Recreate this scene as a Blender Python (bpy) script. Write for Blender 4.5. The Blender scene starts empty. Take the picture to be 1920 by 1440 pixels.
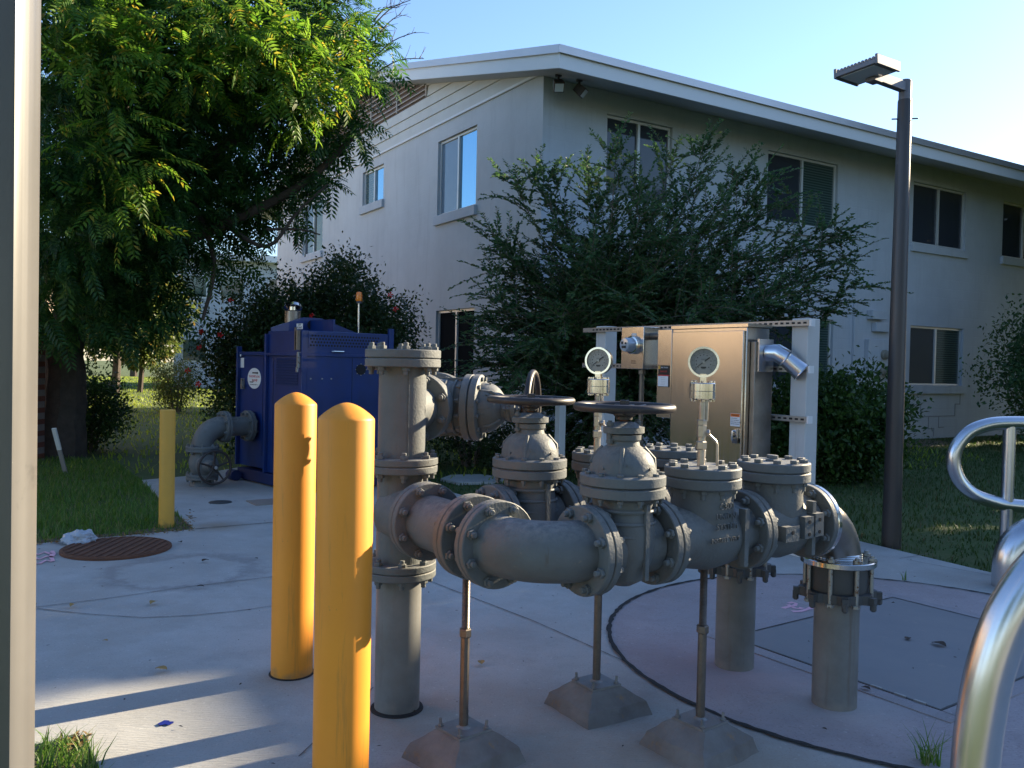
import bpy, bmesh, math, random
import numpy as np
from mathutils import Vector, Matrix, Euler
random.seed(7); rng = np.random.default_rng(7)
sc = bpy.context.scene
COL = sc.collection
PI = math.pi
# ---------------------------------------------------------------- camera
FP, CAMH = 1610.0, 1.35
PITCH, ROLL = math.radians(1.25), math.radians(1.2)
cp, sp, cr, sr = math.cos(PITCH), math.sin(PITCH), math.cos(ROLL), math.sin(ROLL)
CM = np.array([[cr, -sr, 0], [sr, cr, 0], [0, 0, 1]]) @ np.array([[1, 0, 0], [0, cp, -sp], [0, sp, cp]])
def w2(v): return Vector((v[0], v[2], -v[1]))
right, down, fwd = (w2(CM[i]) for i in range(3))
cam = bpy.data.objects.new('camera', bpy.data.cameras.new('camera'))
COL.objects.link(cam)
mw = Matrix((right, -down, -fwd)).transposed().to_4x4(); mw.translation = (0, 0, CAMH)
cam.matrix_world = mw
cam.data.sensor_width = 36; cam.data.lens = FP / 1920 * 36
cam.data.clip_start = 0.05; cam.data.clip_end = 600
sc.camera = cam
def ray(px, py):
    v = CM.T @ np.array([(px - 960) / FP, (py - 720) / FP, 1]); return Vector((v[0], v[2], -v[1]))
def at(px, py, D):
    r = ray(px, py); return r * (D / r.y) + Vector((0, 0, CAMH))
def G(px, py, z=0.0):
    r = ray(px, py); return r * ((z - CAMH) / r.z) + Vector((0, 0, CAMH))
# ---------------------------------------------------------------- sky, sun, exposure
SUN_AZ, SUN_EL = math.radians(57.5), math.radians(21.5)
wd = bpy.data.worlds.new('World'); sc.world = wd; wd.use_nodes = True
nt = wd.node_tree; nt.nodes.clear()
sky = nt.nodes.new('ShaderNodeTexSky'); sky.sky_type = 'NISHITA'; sky.sun_disc = False
sky.sun_elevation = SUN_EL; sky.sun_rotation = SUN_AZ; sky.air_density = 1.1; sky.dust_density = 0.3; sky.ozone_density = 3.0
bg = nt.nodes.new('ShaderNodeBackground'); bg.inputs[1].default_value = 0.078
wo = nt.nodes.new('ShaderNodeOutputWorld')
vm = nt.nodes.new('ShaderNodeVectorMath'); vm.operation = 'MULTIPLY'; vm.inputs[1].default_value = (1.07, .96, 1.02)
nt.links.new(sky.outputs[0], vm.inputs[0]); nt.links.new(vm.outputs[0], bg.inputs[0]); nt.links.new(bg.outputs[0], wo.inputs[0])
sl = bpy.data.lights.new('sun', 'SUN'); sl.energy = 5.0; sl.angle = math.radians(0.53); sl.color = (1.0, 0.76, 0.50)
so = bpy.data.objects.new('sun', sl); COL.objects.link(so)
sd = Vector((math.sin(SUN_AZ) * math.cos(SUN_EL), math.cos(SUN_AZ) * math.cos(SUN_EL), math.sin(SUN_EL)))
so.rotation_euler = sd.to_track_quat('Z', 'Y').to_euler(); so.location = sd * 60
sc.view_settings.view_transform = 'Standard'; sc.view_settings.look = 'None'
sc.view_settings.exposure = 1.8; sc.view_settings.gamma = 1
sc.view_settings.use_white_balance = True; sc.view_settings.white_balance_temperature = 5950; sc.view_settings.white_balance_tint = 2
sc.render.engine = 'CYCLES'
sc.cycles.max_bounces = 6; sc.cycles.transparent_max_bounces = 6; sc.cycles.caustics_reflective = False; sc.cycles.caustics_refractive = False
# ---------------------------------------------------------------- materials
MATS = {}
def mat(name, col, rough=0.6, metal=0.0, var=None, bump=None, coat=0.0, spec=None, aniso=None, wear=None, dust=None, streak=None, base=None):
    """var=(scale, amount, colour2); bump=(scale, strength, distance); wear=(scale, threshold, colour)"""
    m = bpy.data.materials.new(name); m.use_nodes = True; n = m.node_tree; b = n.nodes['Principled BSDF']
    b.inputs['Roughness'].default_value = rough; b.inputs['Metallic'].default_value = metal
    b.inputs['Coat Weight'].default_value = coat
    if spec is not None: b.inputs['Specular IOR Level'].default_value = spec
    b.inputs['Base Color'].default_value = (*col, 1)
    tc = n.nodes.new('ShaderNodeTexCoord'); last = None
    if var:
        ns = n.nodes.new('ShaderNodeTexNoise'); ns.inputs['Scale'].default_value = var[0]; ns.inputs['Detail'].default_value = 8; ns.inputs['Roughness'].default_value = 0.65
        n.links.new(tc.outputs['Object'], ns.inputs['Vector'])
        rp = n.nodes.new('ShaderNodeMapRange'); rp.inputs[1].default_value = 0.35; rp.inputs[2].default_value = 0.68; rp.inputs[4].default_value = var[1]
        n.links.new(ns.outputs['Fac'], rp.inputs[0])
        mx = n.nodes.new('ShaderNodeMix'); mx.data_type = 'RGBA'
        mx.inputs[6].default_value = (*col, 1); mx.inputs[7].default_value = (*var[2], 1)
        n.links.new(rp.outputs[0], mx.inputs[0]); n.links.new(mx.outputs[2], b.inputs['Base Color']); last = mx.outputs[2]
    if wear:
        ns = n.nodes.new('ShaderNodeTexNoise'); ns.inputs['Scale'].default_value = wear[0]; ns.inputs['Detail'].default_value = 10; ns.inputs['Roughness'].default_value = 0.7
        n.links.new(tc.outputs['Object'], ns.inputs['Vector'])
        rp = n.nodes.new('ShaderNodeMapRange'); rp.inputs[1].default_value = wear[1]; rp.inputs[2].default_value = wear[1] + 0.06
        n.links.new(ns.outputs['Fac'], rp.inputs[0])
        mx = n.nodes.new('ShaderNodeMix'); mx.data_type = 'RGBA'
        if last: n.links.new(last, mx.inputs[6])
        else: mx.inputs[6].default_value = (*col, 1)
        mx.inputs[7].default_value = (*wear[2], 1)
        n.links.new(rp.outputs[0], mx.inputs[0]); n.links.new(mx.outputs[2], b.inputs['Base Color']); last = mx.outputs[2]
    if streak:   # (xy scale, z scale, threshold, colour, amount): runs of rust or grime down the surface
        mp = n.nodes.new('ShaderNodeMapping'); mp.inputs['Scale'].default_value = (streak[0], streak[0], streak[1]); n.links.new(tc.outputs['Object'], mp.inputs[0])
        ns = n.nodes.new('ShaderNodeTexNoise'); ns.inputs['Scale'].default_value = 1; ns.inputs['Detail'].default_value = 7; ns.inputs['Roughness'].default_value = .7; n.links.new(mp.outputs[0], ns.inputs['Vector'])
        rp = n.nodes.new('ShaderNodeMapRange'); rp.inputs[1].default_value = streak[2]; rp.inputs[2].default_value = streak[2] + .12; rp.inputs[4].default_value = streak[4]; n.links.new(ns.outputs['Fac'], rp.inputs[0])
        mx = n.nodes.new('ShaderNodeMix'); mx.data_type = 'RGBA'
        if last: n.links.new(last, mx.inputs[6])
        else: mx.inputs[6].default_value = (*col, 1)
        mx.inputs[7].default_value = (*streak[3], 1); n.links.new(rp.outputs[0], mx.inputs[0]); n.links.new(mx.outputs[2], b.inputs['Base Color']); last = mx.outputs[2]
    if base:   # (height, colour): splashed dirt near the foot
        sx = n.nodes.new('ShaderNodeSeparateXYZ'); n.links.new(tc.outputs['Object'], sx.inputs[0]); ns = n.nodes.new('ShaderNodeTexNoise'); ns.inputs['Scale'].default_value = 22; ns.inputs['Detail'].default_value = 8; n.links.new(tc.outputs['Object'], ns.inputs['Vector'])
        ma = n.nodes.new('ShaderNodeMath'); ma.operation = 'MULTIPLY_ADD'; n.links.new(ns.outputs['Fac'], ma.inputs[0]); ma.inputs[1].default_value = base[0] * 1.6; 
        mi = n.nodes.new('ShaderNodeMath'); mi.operation = 'MULTIPLY'; n.links.new(sx.outputs[2], mi.inputs[0]); mi.inputs[1].default_value = -1; n.links.new(mi.outputs[0], ma.inputs[2])
        rp = n.nodes.new('ShaderNodeMapRange'); rp.inputs[1].default_value = base[0] * .25; rp.inputs[2].default_value = base[0] * .95; rp.inputs[4].default_value = .75; n.links.new(ma.outputs[0], rp.inputs[0])
        mx = n.nodes.new('ShaderNodeMix'); mx.data_type = 'RGBA'
        if last: n.links.new(last, mx.inputs[6])
        else: mx.inputs[6].default_value = (*col, 1)
        mx.inputs[7].default_value = (*base[1], 1); n.links.new(rp.outputs[0], mx.inputs[0]); n.links.new(mx.outputs[2], b.inputs['Base Color']); last = mx.outputs[2]
    if dust:
        ge = n.nodes.new('ShaderNodeNewGeometry'); sx = n.nodes.new('ShaderNodeSeparateXYZ'); n.links.new(ge.outputs['Normal'], sx.inputs[0])
        r1 = n.nodes.new('ShaderNodeMapRange'); r1.inputs[1].default_value = .35; r1.inputs[2].default_value = 1.0; r1.inputs[4].default_value = dust[0]; n.links.new(sx.outputs[2], r1.inputs[0])
        ns = n.nodes.new('ShaderNodeTexNoise'); ns.inputs['Scale'].default_value = 35; ns.inputs['Detail'].default_value = 8; ns.inputs['Roughness'].default_value = .75; n.links.new(tc.outputs['Object'], ns.inputs['Vector'])
        r2 = n.nodes.new('ShaderNodeMapRange'); r2.inputs[1].default_value = .38; r2.inputs[2].default_value = .62; n.links.new(ns.outputs['Fac'], r2.inputs[0])
        mm = n.nodes.new('ShaderNodeMath'); mm.operation = 'MULTIPLY'; n.links.new(r1.outputs[0], mm.inputs[0]); n.links.new(r2.outputs[0], mm.inputs[1])
        mx = n.nodes.new('ShaderNodeMix'); mx.data_type = 'RGBA'
        if last: n.links.new(last, mx.inputs[6])
        else: mx.inputs[6].default_value = (*col, 1)
        mx.inputs[7].default_value = (*dust[1], 1); n.links.new(mm.outputs[0], mx.inputs[0]); n.links.new(mx.outputs[2], b.inputs['Base Color']); last = mx.outputs[2]
    if bump:
        nb = n.nodes.new('ShaderNodeTexNoise'); nb.inputs['Scale'].default_value = bump[0]; nb.inputs['Detail'].default_value = 6
        n.links.new(tc.outputs['Object'], nb.inputs['Vector'])
        bp = n.nodes.new('ShaderNodeBump'); bp.inputs['Strength'].default_value = bump[1]; bp.inputs['Distance'].default_value = bump[2]
        n.links.new(nb.outputs['Fac'], bp.inputs['Height']); n.links.new(bp.outputs[0], b.inputs['Normal'])
    if aniso:
        ns = n.nodes.new('ShaderNodeTexNoise'); mp = n.nodes.new('ShaderNodeMapping'); mp.inputs['Scale'].default_value = aniso
        n.links.new(tc.outputs['Object'], mp.inputs[0]); n.links.new(mp.outputs[0], ns.inputs['Vector']); ns.inputs['Scale'].default_value = 1
        rp = n.nodes.new('ShaderNodeMapRange'); rp.inputs[1].default_value = .3; rp.inputs[2].default_value = .7; rp.inputs[3].default_value = rough * .75; rp.inputs[4].default_value = rough * 1.3
        n.links.new(ns.outputs['Fac'], rp.inputs[0]); n.links.new(rp.outputs[0], b.inputs['Roughness'])
    MATS[name] = m; return m
def leafmat(name, c1, c2, trans=0.35, c3=None, rough=0.45):
    m = bpy.data.materials.new(name); m.use_nodes = True; n = m.node_tree; b = n.nodes['Principled BSDF']
    g = n.nodes.new('ShaderNodeNewGeometry'); r = n.nodes.new('ShaderNodeValToRGB')
    r.color_ramp.elements[0].color = (*c1, 1); r.color_ramp.elements[1].color = (*c2, 1); r.color_ramp.elements[1].position = .85
    if c3:
        e = r.color_ramp.elements.new(.97); e.color = (*c3, 1)
    n.links.new(g.outputs['Random Per Island'], r.inputs[0]); n.links.new(r.outputs[0], b.inputs['Base Color'])
    b.inputs['Roughness'].default_value = rough; b.inputs['Specular IOR Level'].default_value = .35
    t = n.nodes.new('ShaderNodeBsdfTranslucent'); hs = n.nodes.new('ShaderNodeHueSaturation'); hs.inputs['Value'].default_value = 2.2; hs.inputs['Hue'].default_value = .488; hs.inputs['Saturation'].default_value = 1.05
    n.links.new(r.outputs[0], hs.inputs['Color']); n.links.new(hs.outputs[0], t.inputs['Color'])
    mx = n.nodes.new('ShaderNodeMixShader'); mx.inputs[0].default_value = trans
    o = n.nodes['Material Output']
    n.links.new(b.outputs[0], mx.inputs[1]); n.links.new(t.outputs[0], mx.inputs[2]); n.links.new(mx.outputs[0], o.inputs[0])
    return m
# ---------------------------------------------------------------- mesh builder
def fr(pos=(0, 0, 0), axis=(0, 0, 1), spin=0.0, xdir=None):
    z = Vector(axis).normalized()
    x = Vector(xdir) if xdir else (Vector((1, 0, 0)) if abs(z.x) < .9 else Vector((0, 1, 0)))
    x = (x - z * x.dot(z)).normalized(); y = z.cross(x)
    m = Matrix((x, y, z)).transposed().to_4x4() @ Matrix.Rotation(spin, 4, 'Z'); m.translation = Vector(pos); return m
class MB:
    def __init__(s): s.v = []; s.f = []; s.mi = []; s.cur = 0
    def add(s, vs, fs, M=None):
        o = len(s.v)
        s.v += [tuple(M @ Vector(v)) for v in vs] if M is not None else [tuple(v) for v in vs]
        s.f += [tuple(i + o for i in f) for f in fs]; s.mi += [s.cur] * len(fs); return s
    def box(s, size, M=None, c=(0, 0, 0)):
        x, y, z = (a / 2 for a in size); cx, cy, cz = c
        vs = [(cx + i * x, cy + j * y, cz + k * z) for k in (-1, 1) for j in (-1, 1) for i in (-1, 1)]
        return s.add(vs, [(0, 2, 3, 1), (4, 5, 7, 6), (0, 1, 5, 4), (2, 6, 7, 3), (0, 4, 6, 2), (1, 3, 7, 5)], M)
    def bx(s, a, b, M=None):
        return s.box([abs(b[i] - a[i]) for i in range(3)], M, [(a[i] + b[i]) / 2 for i in range(3)])
    def lathe(s, prof, M=None, seg=32, sx=1.0, sy=1.0):
        vs = []; fs = []; n = len(prof)
        for r, z in prof:
            for k in range(seg):
                a = 2 * PI * k / seg; vs.append((r * math.cos(a) * sx, r * math.sin(a) * sy, z))
        for i in range(n - 1):
            for k in range(seg):
                k2 = (k + 1) % seg; fs.append((i * seg + k, i * seg + k2, (i + 1) * seg + k2, (i + 1) * seg + k))
        if prof[0][0] > 1e-6: fs.append(tuple(range(seg))[::-1])
        if prof[-1][0] > 1e-6: fs.append(tuple((n - 1) * seg + k for k in range(seg)))
        return s.add(vs, fs, M)
    def cyl(s, r, h, M=None, seg=24, ch=0.0, z0=0.0):
        p = [(r, z0), (r, z0 + h)] if not ch else [(r - ch, z0), (r, z0 + ch), (r, z0 + h - ch), (r - ch, z0 + h)]
        return s.lathe(p, M, seg)
    def hexn(s, r, h, M, z0=0.0): return s.cyl(r, h, M, 6, ch=h * .12, z0=z0)
    def tube(s, pts, rad, seg=12, cap=True, M=None):
        pts = [Vector(p) for p in pts]; n = len(pts); rad = rad if hasattr(rad, '__len__') else [rad] * n
        vs = []; fs = []; t0 = (pts[1] - pts[0]).normalized()
        x = t0.orthogonal().normalized()
        for i, p in enumerate(pts):
            t = (pts[min(i + 1, n - 1)] - pts[max(i - 1, 0)]).normalized()
            x = (x - t * x.dot(t)).normalized(); y = t.cross(x)
            for k in range(seg):
                a = 2 * PI * k / seg; vs.append(p + (x * math.cos(a) + y * math.sin(a)) * rad[i])
        for i in range(n - 1):
            for k in range(seg):
                k2 = (k + 1) % seg; fs.append((i * seg + k, i * seg + k2, (i + 1) * seg + k2, (i + 1) * seg + k))
        if cap: fs.append(tuple(range(seg))[::-1]); fs.append(tuple((n - 1) * seg + k for k in range(seg)))
        return s.add(vs, fs, M)
    def prism(s, pts, h, M=None, z0=0.0):
        n = len(pts); vs = [(p[0], p[1], z0) for p in pts] + [(p[0], p[1], z0 + h) for p in pts]
        fs = [tuple(range(n))[::-1], tuple(range(n, 2 * n))] + [(i, (i + 1) % n, n + (i + 1) % n, n + i) for i in range(n)]
        return s.add(vs, fs, M)
    def torus(s, R, r, M=None, seg=36, ts=10, sx=1., sy=1.):
        vs = []; fs = []
        for i in range(seg):
            a = 2 * PI * i / seg
            for j in range(ts):
                b = 2 * PI * j / ts; q = R + r * math.cos(b); vs.append((q * math.cos(a) * sx, q * math.sin(a) * sy, r * math.sin(b)))
        for i in range(seg):
            for j in range(ts):
                fs.append((i * ts + j, ((i + 1) % seg) * ts + j, ((i + 1) % seg) * ts + (j + 1) % ts, i * ts + (j + 1) % ts))
        return s.add(vs, fs, M)
    def build(s, name, m, parent=None, smooth=True, bevel=0, **k):
        me = bpy.data.meshes.new(name); me.from_pydata(s.v, [], s.f)
        for mm in (m if isinstance(m, (list, tuple)) else [m]): me.materials.append(mm)
        me.polygons.foreach_set('material_index', s.mi)
        if smooth:
            me.polygons.foreach_set('use_smooth', [True] * len(me.polygons)); me.update()
            me.set_sharp_from_angle(angle=math.radians(38))
        me.update()
        bm = bmesh.new(); bm.from_mesh(me); bmesh.ops.recalc_face_normals(bm, faces=bm.faces[:]); bm.to_mesh(me); bm.free()
        o = bpy.data.objects.new(name, me); COL.objects.link(o)
        if parent: o.parent = parent
        if bevel:
            b = o.modifiers.new('bevel', 'BEVEL'); b.width = bevel; b.segments = 2; b.limit_method = 'ANGLE'; b.angle_limit = math.radians(50)
        if k: tag(o, **k)
        return o
def tag(o, label=None, cat=None, group=None, kind=None):
    if label: o['label'] = label
    if cat: o['category'] = cat
    if group: o['group'] = group
    if kind: o['kind'] = kind
    return o
def empty(name, loc=(0, 0, 0), rz=0.0, **k):
    o = bpy.data.objects.new(name, None); COL.objects.link(o); o.location = loc; o.rotation_euler = (0, 0, rz); o.empty_display_size = .1
    return tag(o, **k)
def copy_tree(o, parent=None):
    c = o.copy(); COL.objects.link(c); c.parent = parent
    for ch in list(o.children): copy_tree(ch, c)
    return c
def npmesh(name, V, F, m, parent=None, smooth=False, **k):
    """V (n,3); F (k,3) or (k,4)"""
    me = bpy.data.meshes.new(name); V = np.asarray(V, np.float32); F = np.asarray(F, np.int32); q = F.shape[1]
    me.vertices.add(len(V)); me.vertices.foreach_set('co', V.ravel())
    me.loops.add(F.size); me.loops.foreach_set('vertex_index', F.ravel())
    me.polygons.add(len(F)); me.polygons.foreach_set('loop_start', np.arange(len(F), dtype=np.int32) * q)
    me.polygons.foreach_set('loop_total', np.full(len(F), q, np.int32))
    if smooth: me.polygons.foreach_set('use_smooth', np.ones(len(F), bool))
    me.materials.append(m); me.update(calc_edges=True); me.validate()
    o = bpy.data.objects.new(name, me); COL.objects.link(o)
    if parent: o.parent = parent
    if k: tag(o, **k)
    return o
def text(name, body, size, M, m, parent=None, ext=0.0015, align='CENTER', sx=1.0):
    cu = bpy.data.curves.new(name, 'FONT'); cu.body = body; cu.size = size; cu.extrude = ext; cu.align_x = align; cu.align_y = 'CENTER'; cu.resolution_u = 2; cu.space_line = .95
    t = bpy.data.objects.new(name, cu); COL.objects.link(t); bpy.context.view_layer.update()
    me = bpy.data.meshes.new_from_object(t.evaluated_get(bpy.context.evaluated_depsgraph_get())); bpy.data.objects.remove(t)
    me.materials.clear(); me.materials.append(m); me.transform(M @ Matrix.Diagonal((sx, 1, 1, 1))); me.name = name
    o = bpy.data.objects.new(name, me); COL.objects.link(o)
    if parent: o.parent = parent
    return o
# leaf helpers ------------------------------------------------------
def unit(v): return v / (np.linalg.norm(v, axis=-1, keepdims=True) + 1e-9)
def inst(tv, tf, P, X, Y, Z, S):
    """template verts tv (n,3), faces tf (m,q); positions P (k,3), axes X,Y,Z (k,3), scale S (k,)"""
    k = len(P); n = len(tv)
    V = (tv[None, :, 0, None] * X[:, None] + tv[None, :, 1, None] * Y[:, None] + tv[None, :, 2, None] * Z[:, None]) * S[:, None, None] + P[:, None]
    F = tf[None] + (np.arange(k) * n)[:, None, None]
    return V.reshape(-1, 3), F.reshape(-1, tf.shape[1])
LEAF_V = np.array([[0, 0, 0], [.5, .26, .06], [1, 0, -.05], [.5, -.26, .06]]); LEAF_F = np.array([[0, 1, 2], [0, 2, 3]])
LEAFN_V = np.array([[0, 0, 0], [.45, .16, .05], [1, 0, -.1], [.45, -.16, .05]])
def frond_template(n=7, ll=.36, w=.15):
    vs = []; fs = []
    for i in range(n):
        t = (i + .8) / n; x = t; z = -.22 * t * t
        l = ll * (1 - .45 * abs(t - .45))
        for sgn in (-1, 1):
            a = math.radians(62 - 20 * t); dx, dy = math.cos(a), math.sin(a) * sgn; o = len(vs)
            px_, py_ = -dy, dx; ww = w * l
            vs += [(x, 0, z), (x + dx * l * .45 + px_ * ww, dy * l * .45 + py_ * ww, z - .02), (x + dx * l, dy * l, z - .13 * l - .06), (x + dx * l * .45 - px_ * ww, dy * l * .45 - py_ * ww, z - .02)]
            fs += [(o, o + 1, o + 2), (o, o + 2, o + 3)]
    o = len(vs); vs += [(0, .008, 0), (0, -.008, 0), (1, 0, -.22)]; fs += [(o, o + 1, o + 2)]
    return np.array(vs), np.array(fs)
def rand_unit(k): return unit(rng.normal(size=(k, 3)))
def frames(d, roll=None):
    """d (k,3) growth directions -> X=d, Y sideways, Z up-ish"""
    up = np.tile([0, 0, 1.], (len(d), 1)); y = unit(np.cross(up, d) + 1e-6); z = np.cross(d, y)
    if roll is not None:
        c, s = np.cos(roll)[:, None], np.sin(roll)[:, None]; y, z = y * c + z * s, z * c - y * s
    return d, y, z
# ================================================================ materials
def node_chain(m): return m.node_tree, m.node_tree.nodes['Principled BSDF']
def concrete(name, base, c2, stains=(), scale=1.0, rough=.85):
    m = bpy.data.materials.new(name); m.use_nodes = True; n, b = node_chain(m); b.inputs['Roughness'].default_value = rough; b.inputs['Specular IOR Level'].default_value = .25
    tc = n.nodes.new('ShaderNodeTexCoord')
    def noise(sc_, det=8, ro=.6):
        x = n.nodes.new('ShaderNodeTexNoise'); x.inputs['Scale'].default_value = sc_; x.inputs['Detail'].default_value = det; x.inputs['Roughness'].default_value = ro
        n.links.new(tc.outputs['Object'], x.inputs['Vector']); return x.outputs['Fac']
    def rng_(src, a, b_, c=0., d=1.):
        r = n.nodes.new('ShaderNodeMapRange'); r.inputs[1].default_value = a; r.inputs[2].default_value = b_; r.inputs[3].default_value = c; r.inputs[4].default_value = d
        n.links.new(src, r.inputs[0]); return r.outputs[0]
    def mul(a, b_):
        r = n.nodes.new('ShaderNodeMath'); r.operation = 'MULTIPLY'; n.links.new(a, r.inputs[0])
        if isinstance(b_, float): r.inputs[1].default_value = b_
        else: n.links.new(b_, r.inputs[1])
        return r.outputs[0]
    def mixc(fac, a, col):
        x = n.nodes.new('ShaderNodeMix'); x.data_type = 'RGBA'; n.links.new(fac, x.inputs[0])
        if isinstance(a, tuple): x.inputs[6].default_value = (*a, 1)
        else: n.links.new(a, x.inputs[6])
        x.inputs[7].default_value = (*col, 1); return x.outputs[2]
    c = mixc(rng_(noise(1.1 * scale), .35, .68), base, c2)
    c = mixc(rng_(noise(4 * scale, 10, .75), .48, .68, 0, .5), c, tuple(v * .66 for v in base))
    c = mixc(rng_(noise(.55 * scale, 8, .7), .48, .66, 0, .55), c, (base[0] * .80, base[1] * .74, base[2] * .68))
    c = mixc(rng_(noise(120, 3), .56, .68, 0, .6), c, tuple(v * .5 for v in base))
    c = mixc(rng_(noise(45, 4), .64, .70, 0, .6), c, tuple(min(1, v * 1.35) for v in base))
    ed = noise(5, 8, .7)
    for (x, y, r0, r1, col, st) in stains:
        d = n.nodes.new('ShaderNodeVectorMath'); d.operation = 'DISTANCE'; n.links.new(tc.outputs['Object'], d.inputs[0]); d.inputs[1].default_value = (x, y, 0)
        ad = n.nodes.new('ShaderNodeMath'); ad.operation = 'MULTIPLY_ADD'; n.links.new(ed, ad.inputs[0]); ad.inputs[1].default_value = -.9 * r1; n.links.new(d.outputs['Value'], ad.inputs[2])
        ad2 = n.nodes.new('ShaderNodeMath'); ad2.operation = 'ADD'; n.links.new(ad.outputs[0], ad2.inputs[0]); ad2.inputs[1].default_value = .45 * r1
        if r0 > 0:
            f1 = rng_(ad2.outputs[0], r0 - .08, r0, 0, 1); f2 = rng_(ad2.outputs[0], r0, r1, 1, 0)
            f = mul(f1, f2)
        else: f = rng_(ad2.outputs[0], 0, r1, 1, 0)
        c = mixc(mul(f, float(st)), c, col)
    n.links.new(c, b.inputs['Base Color'])
    bp = n.nodes.new('ShaderNodeBump'); bp.inputs['Strength'].default_value = .8; bp.inputs['Distance'].default_value = .004
    mpg = n.nodes.new('ShaderNodeMapping'); mpg.inputs['Rotation'].default_value = (0, 0, .6); mpg.inputs['Scale'].default_value = (14, 160, 60); n.links.new(tc.outputs['Object'], mpg.inputs[0]); nbm = n.nodes.new('ShaderNodeTexNoise'); nbm.inputs['Scale'].default_value = 1; nbm.inputs['Detail'].default_value = 6; n.links.new(mpg.outputs[0], nbm.inputs['Vector'])
    n.links.new(nbm.outputs['Fac'], bp.inputs['Height']); n.links.new(bp.outputs[0], b.inputs['Normal'])
    return m
def blockwall(name, base, c2, axis, bw=.4, bh=.2, strength=.25, mortar=None, dist=.006, ms=.012):
    m = bpy.data.materials.new(name); m.use_nodes = True; n, b = node_chain(m); b.inputs['Roughness'].default_value = .75; b.inputs['Specular IOR Level'].default_value = .3
    tc = n.nodes.new('ShaderNodeTexCoord'); sx = n.nodes.new('ShaderNodeSeparateXYZ'); cx = n.nodes.new('ShaderNodeCombineXYZ')
    n.links.new(tc.outputs['Object'], sx.inputs[0]); n.links.new(sx.outputs[axis], cx.inputs[0]); n.links.new(sx.outputs[2], cx.inputs[1])
    br = n.nodes.new('ShaderNodeTexBrick'); br.inputs['Scale'].default_value = 1; br.inputs['Brick Width'].default_value = bw; br.inputs['Row Height'].default_value = bh
    br.inputs['Mortar Size'].default_value = ms; br.inputs['Mortar Smooth'].default_value = .4; br.inputs['Bias'].default_value = -.2
    br.inputs['Color1'].default_value = (*base, 1); br.inputs['Color2'].default_value = (*c2, 1); br.inputs['Mortar'].default_value = (*(mortar or base), 1)
    n.links.new(cx.outputs[0], br.inputs['Vector'])
    ns = n.nodes.new('ShaderNodeTexNoise'); ns.inputs['Scale'].default_value = .7; ns.inputs['Detail'].default_value = 9; ns.inputs['Roughness'].default_value = .7; n.links.new(tc.outputs['Object'], ns.inputs['Vector'])
    rp = n.nodes.new('ShaderNodeMapRange'); rp.inputs[1].default_value = .4; rp.inputs[2].default_value = .7; rp.inputs[4].default_value = .7; n.links.new(ns.outputs['Fac'], rp.inputs[0])
    mx = n.nodes.new('ShaderNodeMix'); mx.data_type = 'RGBA'; n.links.new(rp.outputs[0], mx.inputs[0]); n.links.new(br.outputs['Color'], mx.inputs[6]); mx.inputs[7].default_value = (*[v * .8 for v in base], 1)
    n.links.new(mx.outputs[2], b.inputs['Base Color'])
    mps = n.nodes.new('ShaderNodeMapping'); mps.inputs['Scale'].default_value = (5, 5, .45); n.links.new(tc.outputs['Object'], mps.inputs[0]); nst = n.nodes.new('ShaderNodeTexNoise'); nst.inputs['Scale'].default_value = 1; nst.inputs['Detail'].default_value = 8; nst.inputs['Roughness'].default_value = .7; n.links.new(mps.outputs[0], nst.inputs['Vector'])
    rs = n.nodes.new('ShaderNodeMapRange'); rs.inputs[1].default_value = .52; rs.inputs[2].default_value = .72; rs.inputs[4].default_value = .55; n.links.new(nst.outputs['Fac'], rs.inputs[0])
    mxs = n.nodes.new('ShaderNodeMix'); mxs.data_type = 'RGBA'; n.links.new(rs.outputs[0], mxs.inputs[0]); n.links.new(mx.outputs[2], mxs.inputs[6]); mxs.inputs[7].default_value = (*[v * .74 for v in base], 1); n.links.new(mxs.outputs[2], b.inputs['Base Color'])
    nf = n.nodes.new('ShaderNodeTexNoise'); nf.inputs['Scale'].default_value = 60; nf.inputs['Detail'].default_value = 5; n.links.new(tc.outputs['Object'], nf.inputs['Vector'])
    b1 = n.nodes.new('ShaderNodeBump'); b1.inputs['Strength'].default_value = .25; b1.inputs['Distance'].default_value = .004; n.links.new(nf.outputs['Fac'], b1.inputs['Height'])
    b2 = n.nodes.new('ShaderNodeBump'); b2.invert = True; b2.inputs['Strength'].default_value = strength; b2.inputs['Distance'].default_value = dist; n.links.new(br.outputs['Fac'], b2.inputs['Height']); n.links.new(b1.outputs[0], b2.inputs['Normal'])
    n.links.new(b2.outputs[0], b.inputs['Normal']); return m
def grooved(name, base, axis, freq, rough=.6):
    m = mat(name, base, rough, var=(1.5, .35, tuple(v * .85 for v in base))); n, b = node_chain(m)
    tc = n.nodes.new('ShaderNodeTexCoord'); w = n.nodes.new('ShaderNodeTexWave'); w.bands_direction = axis; w.wave_profile = 'SAW'; w.inputs['Scale'].default_value = freq
    n.links.new(tc.outputs['Object'], w.inputs['Vector']); bp = n.nodes.new('ShaderNodeBump'); bp.inputs['Strength'].default_value = .6; bp.inputs['Distance'].default_value = .01
    n.links.new(w.outputs['Fac'], bp.inputs['Height']); n.links.new(bp.outputs[0], b.inputs['Normal']); return m
m_grey = mat('grey_paint', (.140, .154, .160), .58, var=(5, .8, (.108, .110, .108)), bump=(110, .6, .0025), spec=.35, wear=(11, .64, (.215, .185, .145)), streak=(26, 3, .60, (.10, .07, .045), .55), dust=(.75, (.30, .29, .27)))
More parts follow.
